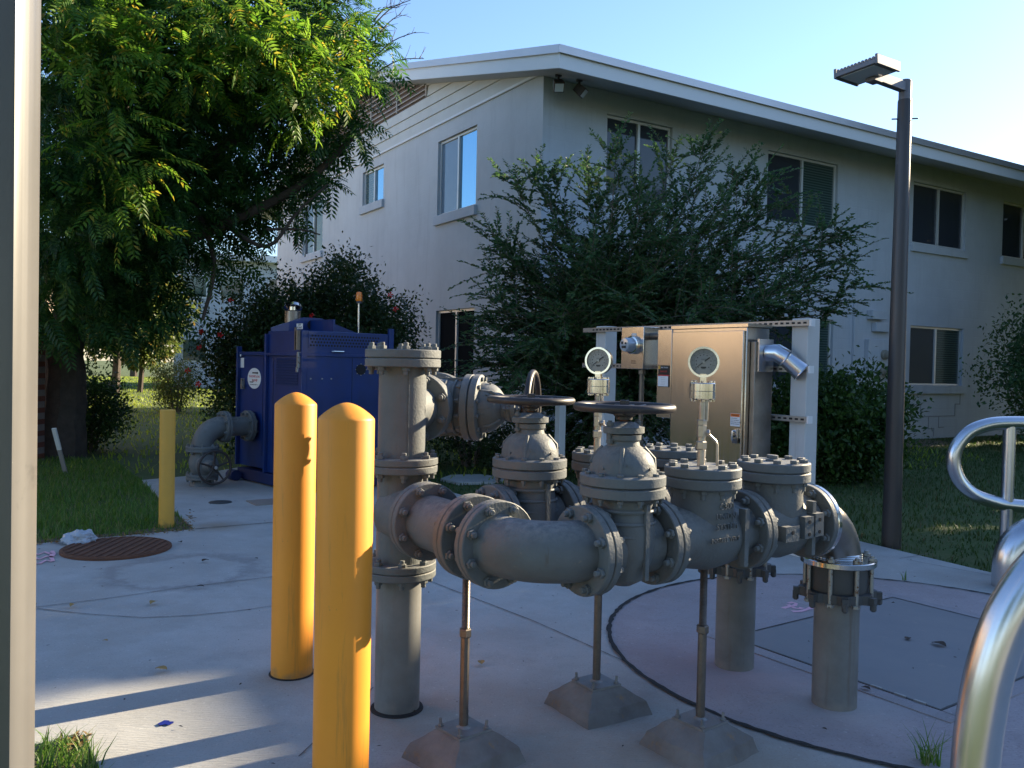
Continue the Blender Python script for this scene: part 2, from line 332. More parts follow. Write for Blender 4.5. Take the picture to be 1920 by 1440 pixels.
m_greyB = mat('grey_paint_pipe', (.20, .203, .20), .48, var=(3.5, .9, (.12, .115, .105)), bump=(60, .25, .0015), spec=.4, wear=(7, .62, (.115, .10, .085)), streak=(24, 1.2, .57, (.13, .10, .075), .6), base=(.09, (.26, .24, .21)))
m_yel = mat('yellow_plastic', (.82, .32, .022), .5, var=(3, .6, (.70, .265, .02)), bump=(90, .12, .001), wear=(26, .67, (.40, .20, .05)), streak=(34, 2.2, .56, (.50, .22, .03), .7), base=(.07, (.30, .19, .09)))
m_yelold = mat('yellow_paint', (.66, .37, .055), .5, base=(.12, (.2, .13, .06)), var=(6, .5, (.52, .32, .06)), wear=(16, .66, (.2, .12, .05)))
m_black = mat('black_paint', (.035, .028, .026), .45, bump=(90, .2, .001), wear=(30, .6, (.09, .06, .045)))
m_rust = mat('rusted_iron', (.14, .062, .032), .9, var=(22, .8, (.085, .04, .025)), bump=(120, .5, .003))
m_steel = mat('stainless_steel', (.60, .585, .56), .15, 1.0, aniso=(3, 3, 400))
m_steelrod = mat('galvanised_rod', (.20, .175, .15), .45, .8, var=(30, .6, (.11, .09, .075)))
m_gaugerod = mat('gauge_riser_steel', (.50, .46, .41), .35, .9, var=(30, .5, (.3, .26, .22)))
m_brush = mat('brushed_stainless', (.63, .58, .52), .2, 1.0, aniso=(400, 400, 2))
m_steel_dull = mat('dull_stainless', (.33, .305, .28), .38, .9, var=(7, .7, (.2, .175, .15)), bump=(30, .1, .001))
m_alu = mat('aluminium', (.68, .68, .70), .27, 1.0, var=(6, .35, (.5, .5, .52)), bump=(25, .06, .001))
m_post = mat('anodised_post', (.135, .130, .124), .35, .0, spec=.6, wear=(7, .62, (.09, .088, .085)), var=(1.3, .9, (.095, .092, .088)), aniso=(60, 60, .6))
m_cast = mat('dark_cast_iron', (.075, .078, .08), .55, .2, bump=(80, .3, .002), wear=(20, .64, (.14, .09, .06)))
m_bolt = mat('zinc_bolt', (.34, .34, .32), .45, .7, wear=(40, .55, (.15, .08, .04)))
m_white = mat('white_paint', (.60, .60, .59), .6, streak=(20, 1.0, .58, (.40, .38, .34), .5), var=(3, .5, (.48, .48, .46)), bump=(40, .15, .002), wear=(18, .70, (.42, .40, .36)))
m_strut = mat('galvanised_strut', (.33, .33, .32), .4, .7, var=(20, .5, (.4, .4, .38)))
m_bronze = mat('bronze_pole', (.075, .068, .066), .42, .35, bump=(40, .1, .001), wear=(12, .66, (.12, .11, .105)))
m_lampgrey = mat('lamp_housing', (.17, .165, .18), .45, .3)
m_lens = mat('lamp_lens', (.62, .66, .72), .2)
m_blue = mat('blue_enamel', (.005, .030, .165), .38, coat=.2, streak=(14, 1.5, .58, (.03, .055, .13), .5), var=(3, .8, (.010, .024, .10)), bump=(30, .05, .001))
m_bluedark = mat('blue_shadow_mesh', (.006, .018, .09), .6)  # darker blue for the skid and louvres
m_dark = mat('dark_void', (.012, .012, .013), .8)
m_glass = mat('window_glass', (.042, .048, .060), .05, spec=.5)
m_glassmir = mat('sky_mirroring_glass', (.30, .50, .66), .03, .92)  # blue of the reflected sky put into the pane colour
m_glassgold = mat('tree_mirroring_glass', (.10, .09, .04), .08, .5, var=(6, .9, (.02, .02, .012)))  # mottled gold and dark colour painted as reflected foliage
m_frame = mat('window_frame', (.66, .67, .66), .4, .2)
m_trim = mat('white_fascia', (.74, .74, .74), .5, var=(2, .3, (.66, .66, .66)))
m_drip = mat('metal_roof_edge', (.60, .57, .56), .38, .55, var=(1.2, .5, (.5, .47, .47)))
m_shing = mat('roof_membrane', (.35, .34, .34), .9)
m_siding = mat('painted_siding', (.62, .61, .57), .6, var=(2.5, .5, (.5, .48, .44)), wear=(6, .70, (.30, .24, .2)))
m_brown = mat('brown_louvre', (.12, .085, .075), .7)
m_slat = mat('louvre_slat', (.42, .37, .33), .6)
m_soil = mat('bare_soil', (.10, .075, .05), .95, var=(9, .8, (.16, .13, .10)), bump=(40, .6, .01))
m_paint_pink = mat('pink_marking_paint', (.72, .42, .50), .8)
m_seal = mat('black_joint_sealant', (.018, .018, .018), .8, bump=(60, .8, .006))
m_joint = mat('joint_shadow', (.13, .125, .12), .9)  # dark colour of the slab joints
m_leafdry = mat('dry_leaf', (.33, .22, .07), .7)
m_leafbrown = mat('brown_dry_leaf', (.05, .035, .025), .8)
m_scrap = mat('blue_scrap', (.01, .02, .22), .5)
m_bag = mat('thin_plastic_bag', (.36, .39, .44), .3, var=(20, .6, (.45, .5, .56)))
m_stickerw = mat('white_sticker', (.78, .78, .78), .45)
m_red = mat('red_print', (.55, .03, .03), .5)
m_ink = mat('black_print', (.015, .015, .015), .5)
m_orange = mat('orange_print', (.72, .17, .02), .5)
m_amber = mat('amber_lens', (.85, .23, .01), .2, coat=.5)
m_dial = mat('gauge_dial', (.24, .24, .23), .4, coat=.3)
m_bark = mat('tree_bark', (.10, .078, .062), .9, var=(7, .8, (.055, .042, .034)), bump=(18, .9, .02))
m_twig = mat('grey_twig', (.16, .13, .11), .85)
m_stake = mat('white_stake', (.62, .62, .60), .6)
m_stakeg = mat('weathered_wood', (.25, .23, .21), .8)
def plain_lawn():
    m = mat('lawn_ground', (.06, .10, .02), .95, var=(3, .8, (.10, .11, .035)), bump=(50, .8, .02)); return m
m_lawn = plain_lawn()
m_wallF = blockwall('painted_block_facade', (.53, .56, .60), (.515, .545, .59), 0)
m_wallG = blockwall('painted_block_gable', (.57, .585, .60), (.56, .575, .59), 1, strength=.12)
m_soffit = grooved('grooved_soffit', (.44, .46, .49), 'X', 3.2)
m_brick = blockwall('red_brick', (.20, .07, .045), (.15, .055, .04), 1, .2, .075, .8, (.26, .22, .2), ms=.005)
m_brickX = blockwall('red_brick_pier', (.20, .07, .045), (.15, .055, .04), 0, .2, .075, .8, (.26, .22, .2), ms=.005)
m_brickO = blockwall('sunlit_orange_brick', (.52, .42, .33), (.45, .365, .29), 1, .2, .075, .6, (.52, .45, .36), ms=.005)  # plain tan brick of the left-hand building
A0 = Vector((-.424, 3.33, 0)); TH = math.radians(34.6)
Bd = Vector((math.cos(TH), math.sin(TH), 0)); Nd = Vector((-Bd.y, Bd.x, 0))
def mp(u, v, z=0): return A0 + Bd * u + Nd * v + Vector((0, 0, z))
UC, EV, SEP, ZC = 1.524, .89, .52, .769
pC, pM = mp(UC, -EV), mp(UC, -EV + SEP)
tan = (.30, .235, .16); dk = (.17, .155, .15); lt = (.44, .42, .41)
m_conc = concrete('broom_concrete', (.47, .472, .455), (.37, .368, .355),
    [(-.1, 2.75, 0, .5, dk, .55), (.45, 2.9, 0, .75, tan, .5), (.55, 3.5, 0, .4, dk, .4), (.75, 2.85, 0, .45, tan, .6), (-.40, 3.2, 0, .3, tan, .5), (-.9, 3.6, 0, .22, tan, .45),
     (-2.35, 6.9, 0, .28, tan, .8), (-2.06, 5.43, .42, .55, dk, .45), (-3.1, 8.9, 0, .8, tan, .5), (-2.7, 6.0, 0, .6, tan, .2)])
m_pink = concrete('pink_tinted_concrete', (.41, .355, .36), (.32, .295, .30),
    [(pC.x, pC.y, 0, .34, lt, .8), (pM.x, pM.y, 0, .30, lt, .7), (1.3, 4.5, 0, .5, (.32, .31, .32), .7), (.95, 3.9, 0, .5, (.36, .25, .27), .6)])
m_hatch = mat('grey_hatch_plate', (.20, .205, .215), .6, .15, var=(2.5, .8, (.25, .24, .24)), wear=(6, .6, (.27, .25, .24)), bump=(150, .4, .002))
# ================================================================ ground
def poly_sheet(name, pts, z, m, **k):
    mb = MB(); n = len(pts); mb.add([(p[0], p[1], z) for p in pts], [tuple(range(n))]); return mb.build(name, m, smooth=False, **k)
poly_sheet('lawn', [(-160, -60), (160, -60), (160, 300), (-160, 300)], -.03, m_lawn, kind='structure')
SLAB = [(-5.6, 6.05 - 1.5), (-3.41, 6.115), (-2.49, 6.776), (-4.06, 9.44), (-3.7, 9.85), (-3.4, 10.75), (-1.6, 11.7), (-.63, 9.05), (.15, 7.85), (2.2, 8.1), (2.795, 6.884), (3.319, 5.83), (4.9, 2.7), (6.5, -.6), (6.5, -5), (-1.0, -5)]
g0 = Vector((-1.50, 3.04, 0)); SLAB += [tuple((g0 - Nd * 5.5)[:2]), tuple(g0[:2]), tuple((g0 - Bd * 1.6)[:2])]
# order: close the left edge
SLAB += [(-5.2, 2.2)]
mb = MB(); mb.prism([(p[0], p[1]) for p in SLAB], .12, z0=-.12)
mb.build('concrete_slab', m_conc, smooth=False, kind='structure')
pad2 = [tuple(G(*p)[:2]) for p in ((826, 897), (860, 905), (925, 903), (960, 897), (900, 889), (845, 890))]
MB().prism(pad2, .1, z0=-.1).build('small_concrete_pad', m_conc, smooth=False, kind='structure')
def inpoly(P, poly):
    x, y = P[:, 0], P[:, 1]; c = np.zeros(len(P), bool); n = len(poly)
    for i in range(n):
        x1, y1 = poly[i][:2]; x2, y2 = poly[(i + 1) % n][:2]
        cond = ((y1 > y) != (y2 > y)) & (x < (x2 - x1) * (y - y1) / (y2 - y1 + 1e-12) + x1); c ^= cond
    return c
CC, CRad = Vector((1.955, 4.215, 0)), 1.44
mb = MB(); ring = [(CC.x + CRad * math.cos(a), CC.y + CRad * math.sin(a)) for a in np.linspace(0, 2 * PI, 121)[:-1]]
poly_sheet('round_vault_lid', ring, .004, m_pink, kind='structure')
def strip(name, pts, w, z, m, jit=0.0, closed=False, **k):
    vs, fs = [], []; pts = [Vector((p[0], p[1], 0)) for p in pts]; dense = []
    for i in range(len(pts) - (0 if closed else 1)):
        a, b = pts[i], pts[(i + 1) % len(pts)]; n = max(1, int((b - a).length / .03)) if jit else 1
        dense += [a.lerp(b, t / n) for t in range(n)]
    if not closed: dense.append(pts[-1])
    n = len(dense)
    for i in range(n):
        a = dense[i - 1] if (i or closed) else dense[0]; b = dense[(i + 1) % n] if (i < n - 1 or closed) else dense[-1]
        t = (b - a).normalized(); s = Vector((-t.y, t.x, 0)); w1 = w / 2 * (1 + random.uniform(-jit, jit)); w2_ = w / 2 * (1 + random.uniform(-jit, jit))
        vs += [tuple(dense[i] + s * w1 + Vector((0, 0, z))), tuple(dense[i] - s * w2_ + Vector((0, 0, z)))]
    for i in range(n - (0 if closed else 1)):
        j = (i + 1) % n; fs.append((2 * i, 2 * i + 1, 2 * j + 1, 2 * j))
    return MB().add(vs, fs).build(name, m, smooth=False, **k)
strip('vault_joint', ring, .022, .008, m_seal, jit=.45, closed=True, kind='structure')
hx = Vector((math.cos(math.radians(35)), math.sin(math.radians(35)), 0)); hn = Vector((-hx.y, hx.x, 0))
c_near, c_far, c_left = G(1763.8, 1335.8), G(1665.8, 1129.6), G(1345, 1204)
L1 = (c_left - c_near).dot(hn); L2 = (c_far - c_left).dot(hx)
H = [c_near, c_near + hn * L1, c_near + hn * L1 + hx * L2, c_near + hx * L2]
hb = MB(); hb.prism([(p.x, p.y) for p in H], .006, z0=.004)
hroot = empty('access_hatch', (H[0].x, H[0].y, 0), label='square grey floor hatch set in the pink round concrete lid', cat='hatch')
def reroot(o, root):
    mwi = Matrix.Translation(root.location) @ root.rotation_euler.to_matrix().to_4x4(); o.parent = root; o.data.transform(mwi.inverted()); return o
reroot(hb.build('hatch_plate', m_hatch, smooth=False), hroot)
fb = MB(); cen = (H[0] + H[2]) / 2
for i in range(4):
    a, b = H[i], H[(i + 1) % 4]; t = (b - a).normalized(); s = Vector((t.y, -t.x, 0)); s = s if (a - cen).dot(s) > 0 else -s
    q = [a + t * -.085 + s * .006, b + t * (.085 if 0 else -.0) + s * .006, b + s * .085, a - t * .085 + s * .085]
    fb.prism([(p.x, p.y) for p in q], .005, z0=.004)
reroot(fb.build('hatch_frame', concrete('hatch_curb', (.36, .33, .34), (.30, .28, .29)), smooth=False), hroot)
hinge = MB()
for t in (.08, .16, .26): p = H[0] + hn * L1 * t; reroot(MB().box((.05, .012, .008), fr(p + Vector((0, 0, .013)), xdir=hn)).build('hinge', m_strut), hroot)
strip('hatch_gap', [H[0], H[1], H[2], H[3]], .010, .012, m_ink, jit=.2, closed=True); o = bpy.data.objects['hatch_gap']; reroot(o, hroot)
# slab joints
def gj(name, px, w=.007, jit=.5): return strip(name, [G(*p) for p in px], w, .004, m_joint, jit=jit, kind='structure')
gj('slab_joint', [(366, 992), (512, 980), (600, 973)], .014)
gj('slab_joint', [(60, 1140), (200, 1123), (360, 1100), (512, 1082), (640, 1066)], .006)
gj('slab_joint', [(70, 1142), (160, 1152), (270, 1159), (360, 1155), (440, 1147), (512, 1137), (640, 1120)], .006)
gj('slab_joint', [(797, 1087), (1000, 1165), (1180, 1245)], .006)
gj('slab_joint', [(700, 1055), (797, 1087)], .006)
gj('slab_joint', [(1687, 1048), (1745, 1038)], .006); gj('slab_joint', [(1700, 1050), (1860, 1080)], .006)
gj('slab_joint', [(700, 1290), (560, 1420)], .005)
# pink markings
def scribble(name, strokes, w, **k):
    mb = MB()
    for st in strokes:
        pts = [G(*p) for p in st]; vs = []
        for i in range(len(pts)):
            t = (pts[min(i + 1, len(pts) - 1)] - pts[max(i - 1, 0)]).normalized(); s = Vector((-t.y, t.x, 0)) * w / 2 * random.uniform(.6, 1.3)
            vs += [tuple(pts[i] + s + Vector((0, 0, .006))), tuple(pts[i] - s + Vector((0, 0, .006)))]
        mb.add(vs, [(2 * i, 2 * i + 1, 2 * i + 3, 2 * i + 2) for i in range(len(pts) - 1)])
    return mb.build(name, m_paint_pink, smooth=False, **k)
scribble('paint_marking', [[(60, 1038), (72, 1041), (84, 1036), (96, 1040)], [(62, 1046), (74, 1050), (88, 1044), (100, 1046)], [(60, 1057), (74, 1058), (86, 1052), (99, 1054)], [(98, 1034), (99, 1040), (96, 1047), (100, 1053)]], .03, kind='structure')
scribble('paint_marking', [[(1478, 1133), (1486, 1131), (1493, 1133), (1490, 1137), (1480, 1139), (1468, 1142)], [(1477, 1135), (1490, 1142), (1500, 1143), (1504, 1141)], [(1485, 1148), (1500, 1148), (1514, 1144), (1522, 1141)]], .03, kind='structure')
# ================================================================ grass
def grass(name, poly, n, hmin, hmax, w, m, excl=(), zb=-.03, dens=None, **k):
    xs = [p[0] for p in poly]; ys = [p[1] for p in poly]; P = np.column_stack([rng.uniform(min(xs), max(xs), n * 3), rng.uniform(min(ys), max(ys), n * 3)])
    keep = inpoly(P, poly)
    for e in excl: keep &= ~inpoly(P, e)
    P = P[keep][:n]; kk = len(P); P3 = np.column_stack([P, np.full(kk, zb)])
    a = rng.uniform(0, 2 * PI, kk); lean = rng.uniform(.1, .75, kk); h = rng.uniform(hmin, hmax, kk) * (.75 + .25 * np.sin(P[:, 0] * 3.1) * np.cos(P[:, 1] * 2.7))
    d = np.column_stack([np.cos(a) * lean, np.sin(a) * lean, np.ones(kk)]); s = np.column_stack([-np.sin(a), np.cos(a), np.zeros(kk)]) * (w * rng.uniform(.6, 1.3, kk))[:, None]
    mid = P3 + d * (h * .55)[:, None]; tip = P3 + d * h[:, None] * np.array([1.45, 1.45, .93]); V = np.stack([P3 - s, P3 + s, mid + s * .75, mid - s * .75, tip], 1).reshape(-1, 3)
    o = np.arange(kk) * 5; F = np.concatenate([np.stack([o, o + 1, o + 2], 1), np.stack([o, o + 2, o + 3], 1), np.stack([o + 3, o + 2, o + 4], 1)])
    return npmesh(name, V, F, m, kind='stuff', **k)
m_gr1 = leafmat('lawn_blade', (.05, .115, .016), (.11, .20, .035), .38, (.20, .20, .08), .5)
m_gr2 = leafmat('dark_lawn_blade', (.028, .06, .012), (.06, .10, .025), .3, (.12, .10, .05), .5)  # darker lawn copy; shade put into the blade colour
m_gr3 = leafmat('yellow_green_lawn_blade', (.14, .21, .02), (.27, .33, .05), .4, None, .5)  # brighter lawn copy; sunlight put into the blade colour
LW = [(-3.41, 6.115), (-2.49, 6.776), (-4.06, 9.44), (-5.2, 11.2), (-9, 11.5), (-8, 5.0)]
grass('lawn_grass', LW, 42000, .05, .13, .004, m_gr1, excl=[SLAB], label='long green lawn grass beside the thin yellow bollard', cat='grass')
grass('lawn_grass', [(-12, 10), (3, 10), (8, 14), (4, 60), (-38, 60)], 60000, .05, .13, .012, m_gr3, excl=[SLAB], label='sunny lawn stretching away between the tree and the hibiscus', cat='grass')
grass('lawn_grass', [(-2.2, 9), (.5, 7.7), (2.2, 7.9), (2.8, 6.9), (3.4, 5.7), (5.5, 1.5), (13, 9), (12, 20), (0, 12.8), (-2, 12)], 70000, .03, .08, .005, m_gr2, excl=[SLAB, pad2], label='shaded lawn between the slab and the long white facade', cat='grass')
ge = [tuple(g0[:2]), tuple((g0 - Nd * .7)[:2]), tuple((g0 - Nd * .7 - Bd * .8)[:2]), tuple((g0 - Bd * .8)[:2])]
poly_sheet('soil', [(p[0] , p[1]) for p in ge], -.02, m_soil, kind='structure')
grass('grass_patch', ge, 2600, .05, .15, .003, m_gr1, label='grass patch in the notch of the slab by the silver post', cat='grass')
poly_sheet('soil', [tuple(G(*p)[:2]) for p in ((60, 1021), (200, 1008), (366, 993), (352, 962), (335, 938), (310, 985), (200, 998), (60, 1010))], -.012, m_soil, kind='structure')
poly_sheet('soil', [(1.0, 12.2), (4.2, 13.9), (9.2, 17.0), (8.6, 18.1), (.5, 13.1), (-.2, 12.6)], -.02, m_soil, kind='structure')
def litter(name, poly, n, s, m, **k):
    P = np.column_stack([rng.uniform(min(p[0] for p in poly), max(p[0] for p in poly), n * 4), rng.uniform(min(p[1] for p in poly), max(p[1] for p in poly), n * 4)]); P = P[inpoly(P, poly)][:n]
    kk = len(P); d, y, z = frames(unit(np.column_stack([rng.normal(size=(kk, 2)), rng.normal(size=kk) * .25])), rng.normal(size=kk) * .5)
    V, F = inst(LEAFN_V, LEAF_F, np.column_stack([P, np.full(kk, .006)]), d, y, z, rng.uniform(.5, 1.3, kk) * s); return npmesh(name, V, F, m, kind='stuff', **k)
m_litter = leafmat('dead_leaf_litter', (.10, .065, .03), (.34, .22, .08), .1, (.25, .2, .12), .7)
litter('leaf_litter', [tuple(G(*p)[:2]) for p in ((60, 1024), (366, 996), (360, 955), (330, 990), (200, 1002), (60, 1012))], 420, .035, m_litter, label='dry leaf litter along the lawn edge', cat='leaf litter')
litter('leaf_litter', [tuple(G(*p)[:2]) for p in ((110, 1385), (165, 1375), (162, 1400), (120, 1410))], 60, .03, m_litter, label='brown dead leaves at the corner of the grass patch', cat='leaf litter')
# far path / kerb in the sunny lawn
pa, pb = G(215, 722), G(380, 722)
strip('path', [pa + (pa - pb) * .6, pb + (pb - pa) * 1.2], .5, -.0, m_conc, kind='structure')
# ================================================================ main building
YB = math.radians(31.8); C0 = Vector((.382, 13.058, 0))
bld = empty('two_storey_building', C0, YB, label='white two-storey block building with a low gable roof and wide eaves', cat='building')
FW = [(1.22, 2.60, 4.07, 5.37), (4.91, 6.86, 4.07, 5.35), (9.28, 11.2, 4.07, 5.35), (12.68, 14.6, 4.07, 5.35), (17, 18.9, 4.07, 5.35), (21, 22.9, 4.07, 5.35), (4.91, 6.85, 1.1, 2.36), (9.32, 11.25, 1.1, 2.36), (17, 18.9, 1.1, 2.36)]
GW = [(2.03, 3.5, 4.08, 5.46), (6.03, 7.2, 4.79, 5.55), (9.8, 11.35, 4.1, 5.45), (2.0, 3.46, 1.0, 2.33), (6.5, 8.0, 1.0, 2.33)]
def wall(mb, W, Ht, holes, f, d=.13):
    us = sorted({0, W, *[h[0] for h in holes], *[h[1] for h in holes]}); zs = sorted({-.1, Ht, *[h[2] for h in holes], *[h[3] for h in holes]})
    for i in range(len(us) - 1):
        for j in range(len(zs) - 1):
            u, z = (us[i] + us[i + 1]) / 2, (zs[j] + zs[j + 1]) / 2
            if any(h[0] < u < h[1] and h[2] < z < h[3] for h in holes): continue
            mb.add([f(us[i], 0, zs[j]), f(us[i + 1], 0, zs[j]), f(us[i + 1], 0, zs[j + 1]), f(us[i], 0, zs[j + 1])], [(0, 1, 2, 3)])
    for a, b, c, e in holes:
        for q in ([(a, c), (b, c)], [(b, c), (b, e)], [(b, e), (a, e)], [(a, e), (a, c)]):
            (u1, z1), (u2, z2) = q; mb.add([f(u1, 0, z1), f(u2, 0, z2), f(u2, d, z2), f(u1, d, z1)], [(0, 1, 2, 3)])
fF = lambda u, d, z: (u, d, z)
fG = lambda u, d, z: (d, u, z)
WL, DP, SL = 30.0, 13.6, .235
mb = MB(); wall(mb, WL, 5.72, FW, fF); mb.build('wall', m_wallF, bld, smooth=False)
mb = MB(); wall(mb, DP, 5.80, GW, fG); mb.build('wall', m_wallG, bld, smooth=False)
MB().bx((.2, DP - .1, -.1), (WL, DP, 5.7)).build('wall', m_wallF, bld, smooth=False)
MB().bx((WL - .1, 0.05, -.1), (WL, DP - .12, 5.7)).build('wall', m_wallG, bld, smooth=False)
MB().bx((.6, .6, -.05), (WL - .4, DP - .4, 5.6)).build('interior', m_dark, bld, smooth=False)
def window(f, h, name='window', left=m_glass, right=m_glass, blind=False, flip=False):
    a, b, c, e = h; t = .045; d0, d1 = .05, .10
    fb_ = MB(); sgn = 1
    def bar(u0, u1, z0, z1, p=0.0):
        A = f(u0, d0 - p, z0); Bv = f(u1, d1 - p, z1); lo = [min(A[i], Bv[i]) for i in range(3)]; hi = [max(A[i], Bv[i]) for i in range(3)]; fb_.bx(lo, hi)
    bar(a + .004, b - .004, c + .004, c + t); bar(a + .004, b - .004, e - t, e - .004); bar(a + .004, a + t, c + t, e - t); bar(b - t, b - .004, c + t, e - t)
    m = (a + b) / 2; bar(m - .025, m + .025, c + t, e - t, .012)
    w = fb_.build(name, m_frame, bld, smooth=False)
    for (u0, u1, mm) in ((a + t, m - .025, left), (m + .025, b - t, right)):
        g = MB(); A = f(u0, .075, c + t); Bv = f(u1, .083, e - t); g.bx([min(A[i], Bv[i]) for i in range(3)], [max(A[i], Bv[i]) for i in range(3)]); p = g.build('pane', mm, w, smooth=False)
    s = MB(); A = f(a - .05, -.06, c - .17); Bv = f(b + .05, .03, c); s.bx([min(A[i], Bv[i]) for i in range(3)], [max(A[i], Bv[i]) for i in range(3)]); s.build('sill', m_wallF, w, bevel=.006)
    return w
m_void = mat('dull_dark_glass', (.008, .01, .012), .9, spec=.05)
m_blind = mat('glass_over_blinds', (.055, .085, .075), .06, spec=.9); n_, b_ = node_chain(m_blind)
tc = n_.nodes.new('ShaderNodeTexCoord'); wv = n_.nodes.new('ShaderNodeTexWave'); wv.bands_direction = 'Z'; wv.inputs['Scale'].default_value = 6.5; wv.inputs['Distortion'].default_value = .6
rp_ = n_.nodes.new('ShaderNodeValToRGB'); rp_.color_ramp.elements[0].color = (.03, .05, .045, 1); rp_.color_ramp.elements[1].color = (.09, .13, .115, 1)
n_.links.new(tc.outputs['Object'], wv.inputs['Vector']); n_.links.new(wv.outputs['Fac'], rp_.inputs[0]); n_.links.new(rp_.outputs[0], b_.inputs['Base Color'])
m_curt = mat('glass_over_patterned_curtain', (.16, .21, .27), .08, spec=.9); n_, b_ = node_chain(m_curt)
tc = n_.nodes.new('ShaderNodeTexCoord'); wv = n_.nodes.new('ShaderNodeTexWave'); wv.wave_type = 'RINGS'; wv.inputs['Scale'].default_value = 9; wv.inputs['Distortion'].default_value = 9; wv.inputs['Detail'].default_value = 2
rp_ = n_.nodes.new('ShaderNodeValToRGB'); rp_.color_ramp.elements[0].color = (.08, .12, .17, 1); rp_.color_ramp.elements[1].color = (.24, .31, .38, 1)
n_.links.new(tc.outputs['Object'], wv.inputs['Vector']); n_.links.new(wv.outputs['Fac'], rp_.inputs[0]); n_.links.new(rp_.outputs[0], b_.inputs['Base Color'])
for i, h in enumerate(FW): window(fF, h, right=m_blind if i in (1, 7, 6, 4) else m_glass)
# gable: u grows away from the corner, so the "left" pane (small u) is the nearer, right-hand one in the photo
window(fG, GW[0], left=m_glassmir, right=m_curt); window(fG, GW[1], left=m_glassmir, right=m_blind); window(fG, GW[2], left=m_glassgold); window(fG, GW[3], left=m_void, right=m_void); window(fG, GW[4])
# roof: section in (y,z), extruded along x
def sect(mb, x0, x1, poly):
    n = len(poly); vs = [(x0, y, z) for y, z in poly] + [(x1, y, z) for y, z in poly]
    mb.add(vs, [tuple(range(n)), tuple(range(n, 2 * n))[::-1]] + [(i, n + i, n + (i + 1) % n, (i + 1) % n) for i in range(n)])
RY, OY, OX = DP / 2, 1.0, .4
zu = lambda y: 5.72 + SL * (y if y < RY else DP - y)
XE = WL + OX
mb = MB(); sect(mb, -OX + .03, XE - .03, [(-OY + .03, zu(-OY + .03)), (RY, zu(RY)), (DP + OY - .03, zu(DP + OY - .03)), (DP + OY - .03, zu(DP + OY - .03) + .05), (RY, zu(RY) + .05), (-OY + .03, zu(-OY + .03) + .05)]); mb.build('soffit', m_soffit, bld, smooth=False)
mb = MB(); sect(mb, -OX - .02, XE + .02, [(-OY - .02, zu(-OY) + .27), (RY, zu(RY) + .27), (DP + OY + .02, zu(-OY) + .27), (DP + OY + .02, zu(-OY) + .31), (RY, zu(RY) + .31), (-OY - .02, zu(-OY) + .31)]); mb.build('roof', m_shing, bld, smooth=False)
mb = MB(); z0 = zu(-OY); mb.bx((-OX, -OY, z0), (XE, -OY + .025, z0 + .215)); mb.bx((-OX, DP + OY - .025, z0), (XE, DP + OY, z0 + .215))
for x in (-OX, XE - .025):
    sect(mb, x + (.002 if x < 0 else 0), x + .025, [(-OY + .026, zu(-OY + .026) + .002), (RY, zu(RY)), (DP + OY - .026, zu(-OY + .026) + .002), (DP + OY - .026, zu(-OY) + .215), (RY, zu(RY) + .215), (-OY + .026, zu(-OY) + .215)])
mb.build('fascia', m_trim, bld, smooth=False)
mb = MB(); mb.bx((-OX - .035, -OY - .035, z0 + .205), (XE + .03, -OY - .008, z0 + .315)); mb.bx((-OX - .035, DP + OY + .008, z0 + .205), (XE + .03, DP + OY + .035, z0 + .315))
mb.bx((-OX - .04, -OY - .045, z0 + .200), (XE + .03, -OY - .036, z0 + .218))
for x in (-OX - .035, XE + .03): sect(mb, x, x + .027, [(-OY - .006, zu(-OY) + .205), (RY, zu(RY) + .205), (DP + OY + .006, zu(-OY) + .205), (DP + OY + .006, zu(-OY) + .32), (RY, zu(RY) + .32), (-OY - .006, zu(-OY) + .32)])
mb.build('roof_edge', m_drip, bld, smooth=False)
# gable siding and vent
mb = MB(); bh = .205; VZ, VY = 6.42, 3.95
MB().bx((-.035, .05, 5.76), (-.004, DP - .05, 5.80)).build('trim', m_trim, bld, smooth=False)
for k in range(8):
    a, b = 5.80 + bh * k, 5.80 + bh * (k + 1) - .004; ya, yb = (a - 5.72) / SL, (b - 5.72) / SL; yb = min(yb, RY)
    if ya > RY: break
    top = min(b, zu(RY))
    segs = [(ya, yb, DP - yb, DP - ya)]
    if b > VZ: segs = [(ya, yb, VY, VY), (DP - VY, DP - VY, DP - yb, DP - ya)] if ya < VY else []
    for s_ in segs: mb.add([(-.034, s_[0], a), (-.034, s_[3], a), (-.012, s_[2], top), (-.012, s_[1], top), (0, s_[0], a), (0, s_[3], a)], [(0, 1, 2, 3), (0, 4, 5, 1)])
mb.build('gable_siding', m_siding, bld, smooth=False)
mb = MB(); mb.add([(-.004, VY, VZ), (-.004, DP - VY, VZ), (-.004, DP - VY, zu(VY)), (-.004, RY, zu(RY)), (-.004, VY, zu(VY))], [(0, 1, 2, 3, 4)]); v = mb.build('gable_vent', m_brown, bld, smooth=False)
mb = MB()
for k in range(9):
    z = VZ + .03 + k * .1; y = max(VY, (z - 5.72) / SL + .1)
    if y < RY: mb.bx((-.045, y, z), (-.006, DP - y, z + .022))
for y in (VY, VY + 1.35, VY + 2.7, DP - VY - .05): mb.bx((-.05, y, VZ), (-.007, y + .045, zu(y) - .02))
mb.build('slat', m_slat, v, smooth=False)
